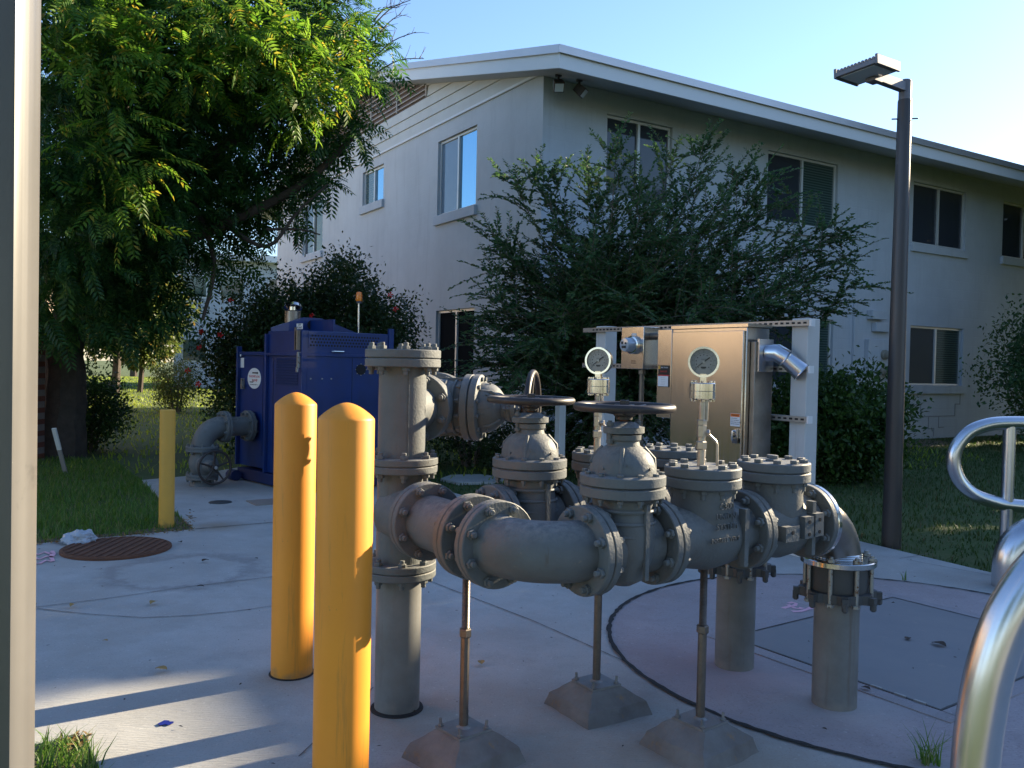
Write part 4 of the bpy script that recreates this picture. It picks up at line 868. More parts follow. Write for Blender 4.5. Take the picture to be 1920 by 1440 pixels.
ln = (e1 - e0); mb.box((ln.length + .02, .055, .075), fr((e0 + e1) / 2, xdir=ln)); mb.box((.10, .08, .03), fr(e0 - Bd * .02 + Vector((0, 0, -.035)), xdir=ln))
mb.tube([(-.10, 0, zt - .14), (.11, .0, zt - .13)], .006, 8); mb.build('tenon_arm', m_lampgrey, lamp, bevel=.004)
mb = MB(); mb.box((L_, W_, .035), Mh); mb.box((.02, W_ + .004, .075), Mh, (L_ / 2 + .006, 0, .012)); mb.box((.02, W_ + .004, .075), Mh, (-L_ / 2 - .006, 0, .012))
for k in range(11): mb.lathe([(.014, -W_ / 2), (.014, W_ / 2)], Mh @ fr((-L_ / 2 + .02 + k * (L_ - .04) / 10, 0, .024), (0, 1, 0)), 10)
mb.build('light_head', m_lampgrey, lamp, bevel=.004)
MB().box((L_ - .05, W_ - .05, .004), Mh, (0, 0, -.0205)).build('lens', m_lens, lamp, smooth=False)
# ================================================================ equipment rack
R0 = Vector((2.126, 6.20, 0)); TR = math.radians(34.6)
rack = empty('equipment_rack', R0, TR, label='strut rack on two white posts carrying the steel cabinet', cat='rack')
# local: x = +B (away right), y = +N (away left)
def post4(y, h):
    mb = MB(); mb.bx((0, y, -.03), (.14, y + .14, h)); return mb.build('post', m_white, rack, bevel=.006)
post4(0, 1.735); post4(2.22, 1.735)
for z in (1.70, 1.365, 1.005):
    mb = MB(); mb.bx((-.045, -.05, z - .022), (-.002, 2.50, z + .019)); mb.cur = 1
    for k in range(48): mb.bx((-.0462, -.02 + k * .05, z - .008), (-.0455, .008 + k * .05, z + .006))
    st = mb.build('strut', [m_strut, m_dark], rack, smooth=False)
    MB().bx((-.05, -.06, z - .028), (-.0, -.046, z + .026)).build('end_cap', m_stickerw, st, smooth=False)
cab = empty('steel_cabinet', R0, TR, label='tall brushed stainless control cabinet glowing gold on the strut rack', cat='control cabinet')
MB().bx((-.30, .30, .28), (-.05, 1.05, 1.665)).build('cabinet_body', m_brush, cab, bevel=.004)
MB().bx((-.322, .315, .30), (-.304, 1.035, 1.64)).build('door', m_brush, cab, bevel=.003)
MB().bx((-.31, .285, 1.667), (-.04, 1.06, 1.69)).build('rain_hood', m_brush, cab, smooth=False)
MB().bx((-.305, 1.055, .95), (-.05, 1.215, 1.665)).build('wireway', m_brush, cab, bevel=.003)
MB().bx((-.26, .255, .30), (-.06, .296, 1.56)).build('side_channel', m_steel_dull, cab, bevel=.003)
def decal(name, root, y0, y1, z0, z1, x, m): return MB().bx((x - .0015, y0, z0), (x, y1, z1)).build(name, m, root, smooth=False)
def dtext(body, y, z, s, x, m, parent, align='CENTER'): return text('printing', body, s, fr((x, y, z), (-1, 0, 0), xdir=(0, -1, 0)), m, parent, ext=.0004, align=align)
s_ = decal('warning_label', cab, .325, .415, .935, 1.03, -.3225, m_stickerw); decal('red_band', s_, .328, .412, 1.005, 1.028, -.3245, m_orange)
dtext('WARNING', .37, 1.016, .014, -.3262, m_ink, s_)
for i, t in enumerate(('HAZARDOUS', 'VOLTAGE INSIDE', 'DISCONNECT POWER', 'BEFORE OPENING')): dtext(t, .408, .993 - i * .014, .0095, -.3243, m_ink, s_, 'LEFT')
s_ = decal('warning_label', cab, 1.07, 1.20, 1.20, 1.375, -.3052, m_ink); decal('paper', s_, 1.085, 1.20, 1.205, 1.29, -.3072, m_stickerw); decal('yellow_square', s_, 1.175, 1.198, 1.345, 1.372, -.3072, m_yelold); decal('red_band', s_, 1.072, 1.198, 1.288, 1.298, -.3072, m_red)
dtext('ARC FLASH', 1.13, 1.357, .016, -.3074, m_stickerw, s_); dtext('DANGER', 1.14, 1.325, .020, -.3074, m_red, s_)
for i in range(5): dtext('-------------', 1.142, 1.275 - i * .014, .012, -.3090, m_ink, s_)
mb = MB(); mb.tube([(-.325, .362, .905), (-.36, .362, .90), (-.365, .362, .86), (-.35, .362, .82)], .008, 8); mb.box((.02, .03, .06), None, (-.335, .35, .885)); h_ = mb.build('door_handle', m_alu, cab)
mb = MB(); mb.torus(.016, .0035, fr((-.352, .345, .855), (1, 0, 0)), 16, 6); mb.box((.02, .032, .032), None, (-.352, .345, .828)); mb.build('padlock', m_cast, h_)
# vent hood on the side facing the camera
hz = 1.46
mb = MB(); mb.bx((-.24, .235, hz - .12), (-.08, .252, hz + .12)); mb.tube([(-.13, .24, hz + .02), (-.12, .17, hz + .02), (-.085, .115, hz - .02)], .066, 24); mb.build('vent_hood', m_alu, cab)
mb = MB(); mb.tube([(-.085, .115, hz - .02), (-.02, .03, hz - .115)], [.062, .070], 24); mb.torus(.069, .006, fr((-.02, .03, hz - .115), Vector((.065, -.085, -.095))), 24, 6); mb.torus(.066, .005, fr((-.085, .115, hz - .02), Vector((.065, -.085, -.095))), 24, 6); mb.build('hood_mouth', m_alu, cab)
mb = MB(); mb.cyl(.0625, .01, fr((-.0215, .032, hz - .113), Vector((.065, -.085, -.095))), 24); mb.build('hood_screen', m_cast, cab)
# meter box
met = empty('meter_box', R0, TR, label='small stainless electric meter box left of the big cabinet, on a conduit', cat='meter box')
MB().bx((-.25, 1.44, 1.34), (-.06, 1.72, 1.70)).build('meter_enclosure', m_brush, met, bevel=.004)
mb = MB(); Mx = fr((-.25, 1.56, 1.545), (-1, 0, 0)); mb.lathe([(.075, 0), (.078, .01), (.078, .03), (.064, .035)], Mx, 30); mb.build('meter_ring', m_steel, met)
m_mglass = mat('meter_glass', (.45, .50, .56), .08, .2, coat=1.0)
mb = MB(); mb.lathe([(.062, .035), (.060, .10), (.054, .112), (.0, .114)], Mx, 28); mg = mb.build('meter_dome', m_mglass, met)
mb = MB(); mb.box((.05, .018, .002), Mx, (0, .02, .1165)); mb.box((.02, .02, .002), Mx, (.02, -.015, .1165)); mb.box((.02, .014, .002), Mx, (-.02, -.012, .1165)); mb.build('meter_display', m_ink, mg, smooth=False)
decal('sticker', met, 1.53, 1.59, 1.625, 1.645, -.2505, m_stickerw); mb = MB(); mb.bx((-.2525, 1.53, 1.405), (-.2505, 1.59, 1.411)); mb.bx((-.2525, 1.53, 1.388), (-.2505, 1.59, 1.394)); mb.build('slot', m_ink, met, smooth=False)
mb = MB(); mb.tube([(-.36, 1.60, 1.56), (-.345, 1.60, 1.565)], .012, 8); mb.build('seal_tag', m_yelold, met)
mb = MB(); mb.tube([(-.15, 1.56, 1.34), (-.15, 1.56, .0)], .022, 16); mb.hexn(.032, .04, fr((-.15, 1.56, 1.295))); mb.build('conduit', m_steelrod, met)
mb = MB(); mb.tube([(-.15, 1.44, 1.62), (-.15, 1.22, 1.62)], .03, 16); mb.build('conduit', m_steelrod, met)
# small grey post seen behind valve 2
bp_ = G(1048, 905); mb = MB(); mb.box((.09, .09, .95), None, (0, 0, .445)); o = mb.build('short_post', m_white, bevel=.004, label='short grey-white square post behind the farther handwheel', cat='post'); o.location = (bp_.x, bp_.y, 0); o.rotation_euler = (0, 0, TH)
# ================================================================ pump
KP = Vector((-2.12, 8.70, 0)); TP = math.radians(43)
pump = empty('pump_unit', KP, TP, label='blue enclosed diesel pump set with a round white sticker', cat='pump')
MB().bx((0, 0, .14), (.97, 1.10, 1.66)).build('engine_cabinet', m_blue, pump, bevel=.006)
MB().bx((.02, 1.104, .16), (.93, 2.13, 1.42)).build('pump_cabinet', m_blue, pump, bevel=.006)
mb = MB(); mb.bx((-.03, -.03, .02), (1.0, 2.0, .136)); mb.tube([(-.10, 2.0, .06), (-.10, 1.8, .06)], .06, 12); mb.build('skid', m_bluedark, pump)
mb = MB()
for (x, y, h) in ((-.035, 1.06, 1.63), (-.022, -.022, 1.66), (.95, -.03, 1.72)): mb.bx((x, y, .14), (x + .055, y + .055, h))
mb.bx((-.03, .0, 1.40), (-.003, 1.06, 1.43)); mb.bx((.03, -.022, 1.40), (.94, -.003, 1.43)); mb.bx((-.004, 1.14, 1.40), (.018, 2.13, 1.44)); mb.bx((-.02, 2.09, .16), (.03, 2.14, 1.50))
mb.build('corner_frame', m_blue, pump, bevel=.003)
mb = MB(); mb.add([(x, y, z) for y in (1.0, 1.02) for (x, z) in ((0, 1.662), (.97, 1.662), (.97, 1.69), (.55, 1.83), (.35, 1.83), (-.0, 1.70))], [(0, 1, 2, 3, 4, 5), (6, 7, 8, 9, 10, 11)] + [(i, (i + 1) % 6, 6 + (i + 1) % 6, 6 + i) for i in range(6)])
mb.bx((.43, .3, 1.662), (.45, 1.0, 1.80)); lb = mb.build('lifting_plate', m_blue, pump, smooth=False); MB().cyl(.055, .003, fr((.45, .999, 1.75), (0, -1, 0)), 20).build('lifting_eye', m_dark, lb)
pr_ = MB(); pr_.bx((.05, -.006, 1.485), (.86, -.001, 1.645)); pp = pr_.build('perforated_panel', m_blue, pump, smooth=False); mb = MB()
for j in range(4):
    for i in range(24): mb.cyl(.0115, .001, fr((.075 + i * .032 + (j % 2) * .016, -.0065, 1.512 + j * .033), (0, -1, 0)), 6)
mb.build('perforation', m_dark, pp, smooth=False)
mb = MB()
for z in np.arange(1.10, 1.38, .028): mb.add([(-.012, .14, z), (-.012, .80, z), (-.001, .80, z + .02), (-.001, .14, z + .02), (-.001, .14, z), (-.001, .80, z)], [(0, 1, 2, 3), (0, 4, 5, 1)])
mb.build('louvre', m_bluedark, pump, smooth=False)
mb = MB()
for x in (.02, .53, .93): mb.bx((x, -.0030, .30), (x + .004, -.0005, 1.39))
mb.bx((-.003, .9, .3), (-.0005, .904, 1.38)); mb.bx((.0165, 1.30, .3), (.0195, 1.304, 1.38)); mb.build('door_gap', m_dark, pump, smooth=False)
mb = MB(); mb.tube([(.30, -.02, 1.452), (.31, -.04, 1.455), (.42, -.04, 1.455), (.43, -.02, 1.452)], .009, 8); mb.build('door_handle', m_steel, pump)
mb = MB(); mb.bx((-.05, .02, 1.28), (-.022, .05, 1.44)); mb.box((.02, .03, .05), None, (-.05, .035, 1.26)); mb.bx((-.02, 1.93, 1.02), (.015, 1.96, 1.14)); mb.box((.03, .04, .03), None, (-.02, 1.9, 1.06)); mb.build('latch', m_bolt, pump)
mb = MB(); mb.cyl(.055, .01, fr((.63, -.003, 1.27), (0, -1, 0)), 20); a_ = mb.build('round_vent', m_dark, pump)
mb = MB()
for k in range(8): a = k * PI / 4; mb.cyl(.006, .006, fr((.63 + .06 * math.cos(a), -.002, 1.27 + .06 * math.sin(a)), (0, -1, 0)), 6)
for x in (.08, .2, .3): mb.cyl(.009, .006, fr((x, -.002, 1.17), (0, -1, 0)), 8)
mb.build('rivet', m_bolt, pump)
mb = MB(); mb.bx((-.05, .10, 1.46), (-.035, .13, 1.69)); mb.lathe([(.03, 0), (.03, .20)], fr((-.03, .045, 1.46)), 12); mb.build('end_bracket', m_steelrod, pump)
def pdec(name, y0, y1, z0, z1, m, x=.018, par=pump): return MB().bx((x - .0015, y0, z0), (x, y1, z1)).build(name, m, par, smooth=False)
mb = MB(); mb.lathe([(.115, 0), (.115, .003)], fr((.019, 1.60, 1.145), (-1, 0, 0), xdir=(0, 1, 0)), 40, sx=2.0); lg = mb.build('maker_sticker', m_stickerw, pump)
def pt_(b, y, z, s, m, par, x=.0148): return text('printing', b, s, fr((x, y, z), (-1, 0, 0), xdir=(0, -1, 0)), m, par, ext=.0005, sx=1.9)
pt_('THOMPSON', 1.60, 1.165, .036, m_red, lg); pt_('PUMP', 1.575, 1.122, .040, m_red, lg); pt_('AND MANUFACTURING CO.', 1.6, 1.075, .011, m_ink, lg)
mb = MB(); mb.bx((.0140, 1.50, 1.199), (.0155, 1.66, 1.213)); mb.add([(.0142, 1.50, 1.190), (.0142, 1.45, 1.206), (.0142, 1.50, 1.222)], [(0, 1, 2)]); mb.bx((.0140, 1.63, 1.098), (.0155, 1.75, 1.108)); mb.bx((.0140, 1.62, 1.108), (.0155, 1.64, 1.130)); mb.build('arrow', m_ink, lg, smooth=False)
s_ = pdec('sticker', 1.97, 2.09, 1.26, 1.37, m_stickerw); pdec('sticker', 2.0, 2.04, 1.385, 1.41, m_stickerw, x=-.006)
s_ = pdec('sticker', .02, .20, 1.672, 1.73, m_stickerw, x=-.002); pt_('LIFT', .11, 1.716, .028, m_ink, s_, x=-.004); pt_('POINT', .11, 1.688, .028, m_ink, s_, x=-.004)
mb = MB(); mb.lathe([(.085, 1.60), (.085, 1.90), (.07, 1.91), (.06, 1.91)], fr((.33, 1.28, 0)), 22, sx=.92, sy=1.45); ex = mb.build('exhaust_stack', m_steel_dull, pump)
mb = MB(); mb.lathe([(.045, 1.91), (.045, 1.95)], fr((.33, 1.28, 0)), 16, sx=.92, sy=1.45); mb.lathe([(.10, 0), (.085, .035), (.03, .05), (0, .05)], fr((.33, 1.28, 1.94), (.25, .2, 1)), 22, sx=.92, sy=1.45); mb.build('rain_cap', m_steel, ex)
bc_ = MB(); bc_.lathe([(.011, 0), (.011, .34)], fr((.80, .50, 1.66)), 12, sx=.92, sy=1.45); bp2 = bc_.build('beacon_pole', m_alu, pump)
MB().lathe([(.03, 2.0), (.03, 2.02), (.028, 2.025)], fr((.80, .50, 0)), 16, sx=.92, sy=1.45).build('beacon_base', m_cast, bp2)
MB().lathe([(.033, 2.025), (.036, 2.03), (.036, 2.06), (.032, 2.065), (.034, 2.10), (.026, 2.125), (0, 2.13)], fr((.80, .50, 0)), 18, sx=.92, sy=1.45).build('beacon_lens', m_amber, bp2)
# suction piping beside the pump
PS = Matrix.Diagonal((1.09, .69, 1, 1)); bpy.context.view_layer.update()
for o in pump.children_recursive: o.data.transform(PS)
suc = empty('suction_pipe', KP, TP, label='grey flanged elbow and low valve with a dark handwheel feeding the blue pump', cat='pipe')
zy, sx_, yy = .62, -.56, 1.10; SR = .105
mb = MB(); mb.tube([(-.02, yy, zy), (-.30, yy, zy)], SR, 28); mb.tube([(-.30, yy, zy)] + elbow_pts((-.36, yy, zy), (-1, 0, 0), (0, 0, -1), .20, 12), SR * 1.06, 28); mb.build('elbow', m_grey, suc)
mb = MB(); flo(suc, (-.05, yy, zy), (1, 0, 0), fr_=.17, bc=.145); flo(suc, (-.325, yy, zy), (1, 0, 0), fr_=.17, bc=.145, bs=1.2); flo(suc, (sx_, yy, .395), (0, 0, 1), fr_=.17, bc=.145, bs=1.2); flo(suc, (sx_, yy, .10), (0, 0, 1), fr_=.165, bc=.145, bs=1.1)
mb = MB(); mb.lathe([(.115, .09), (.10, .13), (.135, .20), (.14, .25), (.12, .33), (.115, .37)], fr((sx_, yy, 0)), 28); mb.lathe([(.11, 0), (.12, .01), (.12, .05), (.07, .07), (.06, .18), (.035, .19)], fr((sx_, yy - .09, .225), (0, -1, 0)), 24); mb.lathe([(.13, -.0), (.12, .04), (.105, .06)], fr((sx_, yy, 0)), 24); sv = mb.build('valve_body', m_grey, suc)
mb = MB(); wheel(mb, R=.185, r=.013, spokes=5, hub=.03); hw = mb.build('handwheel', m_black, sv); hw.location = (sx_, yy - .31, .225); hw.rotation_euler = (PI / 2, 0, .0)
mb = MB(); mb.cyl(.018, .12, fr((sx_, yy - .22, .225), (0, -1, 0)), 10); mb.build('stem', m_steel, sv)
# ================================================================ covers, bag, litter on the slab
def disc(name, c, r, h, m, ridge=False, **k):
    mb = MB(); mb.lathe([(r, -.02), (r, h - .002), (r - .004, h), (0, h)], fr(c), 48)
    if ridge:
        for k_ in range(-5, 6):
            x = k_ * r / 6; L = math.sqrt(max(r * r * .85 - x * x, 0)) * 2
            if L > .05: mb.box((r / 14, L, .006), None, (c.x + x, c.y, h + .003))
        mb.torus(r - .02, .006, fr((c.x, c.y, h)), 48, 6)
    return mb.build(name, m, **k)
disc('manhole_cover', G(219, 1030), .36, .018, m_rust, True, label='rusty round manhole cover by the lawn edge', cat='manhole cover')
disc('valve_cover', G(413, 942), .105, .006, m_cast, label='small dark round cover on the slab in front of the suction valve', cat='cover')
c = G(500, 942); mb = MB(); mb.box((.3, .3, .012), fr((c.x, c.y, .004), xdir=Bd)); mb.build('square_cover', mat('tan_cover', (.24, .20, .17), .8, var=(9, .6, (.3, .27, .24))), label='small square tan cover plate behind the left yellow bollard', cat='cover')
bg_ = G(152, 1020); n = 26; vs = []; P = rand_unit(150); P[:, 2] = abs(P[:, 2])
bm = bmesh.new(); bmesh.ops.create_icosphere(bm, subdivisions=4, radius=1)
from mathutils import noise as mn
for v in bm.verts:
    d = v.co.copy(); f = 1 + .35 * mn.noise(d * 1.6) + .28 * abs(mn.noise(d * 4.1)) + .2 * abs(mn.noise(d * 9)) - .1; v.co = Vector((d.x * .115 * f, d.y * .085 * f, max(-.0, d.z * .085 * f + .012)))
me = bpy.data.meshes.new('plastic_bag'); bm.to_mesh(me); bm.free(); me.materials.append(m_bag); o = bpy.data.objects.new('plastic_bag', me); COL.objects.link(o); o.location = (bg_.x, bg_.y, .004); tag(o, 'crumpled pale plastic bag on the rusty manhole cover', 'plastic bag')
tl = MB(); tl.add([(-.1, 0, .004), (-.19, .03, .012), (-.21, .0, .02), (-.14, -.035, .03), (-.09, -.01, .04)], [(0, 1, 2, 3, 4)]); t_ = tl.build('bag_handle', m_bag, o, smooth=False)
b_ = G(311, 1358); mb = MB(); pts = [(-.022, -.004), (-.012, .013), (.002, .012), (.008, .007), (.018, .008), (.022, .001), (.012, -.010), (.003, -.006), (-.010, -.012)]; mb.prism([(x * 1.25, y * 1.8) for x, y in pts], .0015); o = mb.build('blue_scrap', m_scrap, smooth=False, label='dark blue torn scrap lying on the sunlit slab', cat='scrap'); o.location = (b_.x, b_.y, .004)
LV = [(376, 1104, 'small brown leaf beside the faint grey ring on the slab', 1), (287, 1135, 'curled yellow leaf, the larger one below the faint grey ring', 0), (136, 1140, 'pale leaf on the slab joint near the silver post', 0), (197, 1207, 'tiny yellow leaf in the middle of the left slab', 0), (302, 1261, 'long yellow-green leaf just above the sunlit streak', 0), (902, 1248, 'orange-brown leaf between the two front pipe supports', 0), (338, 1020, 'dark crumpled leaf right of the manhole cover', 1), (385, 1055, 'small dark leaf above the faint grey ring', 1), (62, 1140, 'yellow-green leaf touching the silver post', 0), (1702, 1203, 'dark curled leaf on the hatch, the left one', 1), (1760, 1214, 'dark curled leaf on the hatch, the wider right one', 1), (480, 1051, 'tiny dark leaf left of the left domed bollard', 1), (1623, 1297, 'flat black leaf right of the foot of the outlet pipe', 1), (1545, 1374, 'tiny black leaf on the pink concrete', 1)]
for px, py, lab, dkk in LV:
    c = G(px, py); s = random.uniform(.018, .026) * (1.5 if 'larger' in lab or 'wider' in lab or 'long' in lab else 1) * (.6 if 'tiny' in lab else 1) * (c.y / 5) ** .5 * 1.1
    bm = MB(); m6 = 7; vs = []
    for i in range(m6):
        t = i / (m6 - 1); w_ = .33 * math.sin(PI * t ** .8) + .01; z = .004 + .16 * math.sin(PI * t) * .5 + .012 / s * .1
        vs += [(t - .5, w_, z + .22 * w_ + random.uniform(0, .05)), (t - .5, 0, z), (t - .5, -w_, z + .25 * w_ + random.uniform(0, .05))]
    fs = []
    for i in range(m6 - 1): a = 3 * i; fs += [(a, a + 1, a + 4, a + 3), (a + 1, a + 2, a + 5, a + 4)]
    bm.add([tuple(q * s * 2 for q in v) for v in vs], fs); o = bm.build('fallen_leaf', m_leafbrown if dkk else m_leafdry, smooth=False, label=lab, cat='leaf', group='fallen leaves on the slab'); o.location = (c.x, c.y, .012); o.rotation_euler = (0, 0, random.uniform(0, 6))
m_speck = mat('dark_debris', (.06, .05, .04), .9)
sp_n = 260; P = np.column_stack([rng.uniform(-3.6, 3, sp_n * 3), rng.uniform(2.6, 8.5, sp_n * 3)]); P = P[inpoly(P, SLAB)][:sp_n]; kk = len(P); d, y, z = frames(unit(np.column_stack([rng.normal(size=(kk, 2)), np.full(kk, .05)])), rng.normal(size=kk) * .3)
V, F = inst(LEAFN_V, LEAF_F, np.column_stack([P, np.full(kk, .0105)]), d, y, z, rng.uniform(.008, .026, kk)); npmesh('debris', V, F, m_speck, label='tiny dark crumbs and leaf bits scattered over the slab', cat='debris', kind='stuff')
# weeds
def tuft(c, n, h, m, sp=.03, **k):
    vs, fs = [], []
    for i in range(n):
        a = random.uniform(0, 2 * PI); l = h * random.uniform(.5, 1); b = random.uniform(.2, 1.0); w_ = .0028 * random.uniform(.7, 1.3); p0 = Vector((random.uniform(-sp, sp), random.uniform(-sp, sp), 0)); dr = Vector((math.cos(a), math.sin(a), 0)); s = Vector((-dr.y, dr.x, 0)); o = len(vs)
        for t in (0, .35, .7, 1): q = p0 + dr * (b * l * t * t * .9 + .1 * l * t) + Vector((0, 0, l * (t - .35 * b * t * t))); ww = w_ * (1 - t) + .0002; vs += [tuple(q + s * ww), tuple(q - s * ww)]
        fs += [(o + 2 * j, o + 2 * j + 1, o + 2 * j + 3, o + 2 * j + 2) for j in range(3)]
    o = MB().add(vs, fs).build('weed', m, smooth=False, **k); o.location = c; return o
tuft(G(1738, 1432), 46, .16, m_gr1, label='green weed tuft at the edge of the round lid, bottom right', cat='weed')
tuft(G(1696, 1088), 8, .09, m_gr1, .01, label='thin sprig in the round seam behind the outlet pipe', cat='weed')
# stake
s0 = at(124, 886, 9.9); s0.z = -.03; s1_ = at(101, 803, 9.7); st = empty('marker_stake', s0, label='thin leaning white and grey stake in the shaded grass by the trunk', cat='stake'); dv_ = s1_ - s0
MB().box((.045, .02, dv_.length * .55), fr(dv_ * .275, dv_)).build('stake_shaft', m_stakeg, st, smooth=False); MB().box((.047, .022, dv_.length * .45), fr(dv_ * .775, dv_)).build('painted_top', m_stake, st, smooth=False)
# ================================================================ trees and shrubs
m_leafT = leafmat('pinnate_leaf', (.016, .054, .014), (.046, .110, .024), .38, (.09, .15, .025))
m_leafTy = leafmat('yellowing_pinnate_leaf', (.05, .13, .015), (.13, .22, .03), .48, (.26, .22, .03))  # brighter copy of the tree leaf; sunlight put into its colour
m_leafS = leafmat('privet_leaf', (.026, .065, .026), (.075, .14, .05), .36, (.09, .12, .04))
m_leafH = leafmat('hibiscus_leaf', (.018, .038, .012), (.045, .075, .02), .25)
m_leafB = leafmat('hedge_leaf', (.020, .045, .010), (.05, .10, .02), .3)
m_leafL = leafmat('light_shrub_leaf', (.05, .085, .02), (.12, .15, .04), .35, (.16, .12, .03))
m_flower = mat('red_flower', (.50, .012, .012), .6)
FV, FF = frond_template(); FV2, FF2 = frond_template(5, .42, .17)
def fronds(P, D, S, tv=FV, tf=FF, roll=None):
    x, y, z = frames(D, roll if roll is not None else rng.normal(size=len(P)) * .6); return inst(tv, tf, P, x, y, z, S)
def cat_(parts):
    V, F, o = [], [], 0
    for v, f in parts: V.append(v); F.append(f + o); o += len(v)
    return np.concatenate(V), np.concatenate(F)
def limb(mb, pts, r0, r1, n=6, wob=.0):
    P = curve_pts(pts, n); rr = [r0 + (r1 - r0) * (i / (len(P) - 1)) ** .8 for i in range(len(P))]
    P = [p + Vector((random.uniform(-wob, wob), random.uniform(-wob, wob), 0)) for p in P]; mb.tube(P, rr, 9)
def clump_fronds(cl, per, size, squash=.75, droop=.35):
    out = []
    for (c, r) in cl:
        k = max(8, int(per * r * r)); u = rand_unit(k); rad = r * (rng.uniform(.25, 1.0, k) ** .5) * (1 + .25 * rng.normal(size=k)); P = np.array(c)[None] + u * rad[:, None] * np.array([1, 1, squash]); d = unit(u * np.array([1, 1, .6]) + rng.normal(size=(k, 3)) * .35 + np.array([0, 0, -droop])); h_ = k // 2; S_ = rng.uniform(.5, 1.25, k) * size; out.append(fronds(P[:h_], d[:h_], S_[:h_])); out.append(fronds(P[h_:], d[h_:], S_[h_:] * .78, FV2, FF2))
    return cat_(out)
# --- big tree on the left
tb = G(118, 852); tree = empty('broadleaf_tree', (tb.x, tb.y, -.03), label='large spreading tree with feathery pinnate leaves filling the upper left', cat='tree')
tv = Vector((tb.x, tb.y, 0))
mb = MB(); A_ = lambda px, py, D: at(px, py, D)
limb(mb, [tv + Vector((0, 0, -.1)), tv + Vector((.02, 0, .9)), A_(124, 640, tb.y), A_(140, 560, tb.y - .1), A_(166, 420, tb.y - .4), A_(210, 250, tb.y - .6), A_(260, 20, tb.y - .6)], .33, .11, 5, .015)
limb(mb, [A_(132, 680, tb.y), A_(90, 610, tb.y - .1), A_(60, 520, tb.y - .4), A_(40, 350, tb.y - .8)], .14, .06, 5)
limb(mb, [A_(150, 560, tb.y - .1), A_(230, 420, tb.y - .7), A_(340, 330, tb.y - 1), A_(470, 240, tb.y - 1.2), A_(600, 160, tb.y - 1.4)], .15, .04, 5)
limb(mb, [A_(170, 500, tb.y), A_(290, 470, tb.y - .6), A_(420, 420, tb.y - .9), A_(560, 350, tb.y - 1.0), A_(660, 260, tb.y - 1.0)], .12, .03, 5)
limb(mb, [A_(420, 420, tb.y - .9), A_(500, 462, tb.y - 1.2), A_(560, 395, tb.y - 1.2), A_(615, 345, tb.y - 1.2)], .035, .012, 5)
limb(mb, [A_(500, 430, tb.y - 1.1), A_(560, 430, tb.y - 1.2), A_(600, 440, tb.y - 1.3)], .02, .008, 5)
limb(mb, [A_(340, 330, tb.y - 1), A_(400, 480, tb.y - .8), A_(380, 600, tb.y - .9)], .05, .02, 5)
limb(mb, [A_(260, 20, tb.y - .6), A_(400, -100, tb.y - .8), A_(520, -180, tb.y - .8)], .09, .03, 5)
reroot(mb.build('trunk', m_bark), tree)
cl = []
def C_(px, py, D, r): cl.append((tuple(at(px, py, D)), r))
for a in [(100, 60, 9.2, .8), (60, 260, 9.3, .8), (110, 430, 9.6, .85), (90, 560, 10.2, .7), (200, 130, 10, .9), (200, 320, 9.8, .9), (190, 480, 10.5, .8), (300, 30, 10.2, .95), (300, 200, 10.2, .9), (290, 390, 10.4, .85), (400, 90, 10.2, .95), (400, 270, 10.6, .85), (380, 440, 11.2, .7), (490, 20, 10.4, .85), (500, 180, 10.6, .7), (470, 320, 11.2, .55), (580, 50, 10.6, .65), (600, 180, 10.6, .5), (665, 110, 10.9, .38), (570, 265, 10.9, .38), (630, 250, 10.6, .27), (520, 350, 11, .34), (450, 390, 11.2, .42), (250, 540, 11.0, .6), (295, 565, 10.8, .34), (250, 600, 10.5, .36), (190, 600, 11.5, .45), (560, -120, 10.5, .8), (400, -120, 10.5, 1.0), (250, -130, 10.2, 1.0), (80, -110, 9.8, 1.0), (690, 150, 10.8, .25), (640, 30, 10.8, .42), (590, 320, 10.7, .18), (555, 400, 10.8, .22), (380, 340, 12.3, .9), (260, 260, 12.4, 1.1), (130, 320, 12, 1.1), (330, 120, 12.4, 1.1), (480, 120, 12.3, .9), (150, 500, 12.2, .7), (60, 480, 11.5, .7), (100, 160, 11.8, 1.1), (220, 430, 12.3, .85), (290, 450, 12.2, .5), (665, 245, 10.7, .24), (600, 335, 10.8, .24), (560, 300, 11.1, .34), (700, 120, 10.8, .26)]: C_(*a)
V, F = clump_fronds(cl, 520, .32, droop=.4)
V[:, 0] -= tb.x; V[:, 1] -= tb.y; V[:, 2] += .03
npmesh('crown', V, F, m_leafT, tree)
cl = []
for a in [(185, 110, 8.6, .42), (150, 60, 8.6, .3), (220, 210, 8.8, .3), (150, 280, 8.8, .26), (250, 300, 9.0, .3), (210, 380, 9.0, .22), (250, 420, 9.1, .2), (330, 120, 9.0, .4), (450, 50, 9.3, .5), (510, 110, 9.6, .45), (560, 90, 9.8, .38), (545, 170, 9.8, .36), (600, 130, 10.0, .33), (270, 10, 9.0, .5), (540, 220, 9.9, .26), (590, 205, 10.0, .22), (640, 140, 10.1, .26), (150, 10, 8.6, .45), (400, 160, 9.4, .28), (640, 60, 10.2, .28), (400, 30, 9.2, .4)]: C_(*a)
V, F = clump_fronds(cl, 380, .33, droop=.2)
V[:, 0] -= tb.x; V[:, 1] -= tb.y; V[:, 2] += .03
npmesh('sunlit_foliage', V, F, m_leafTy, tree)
mb = MB()   # bare seed twigs at the crown edge
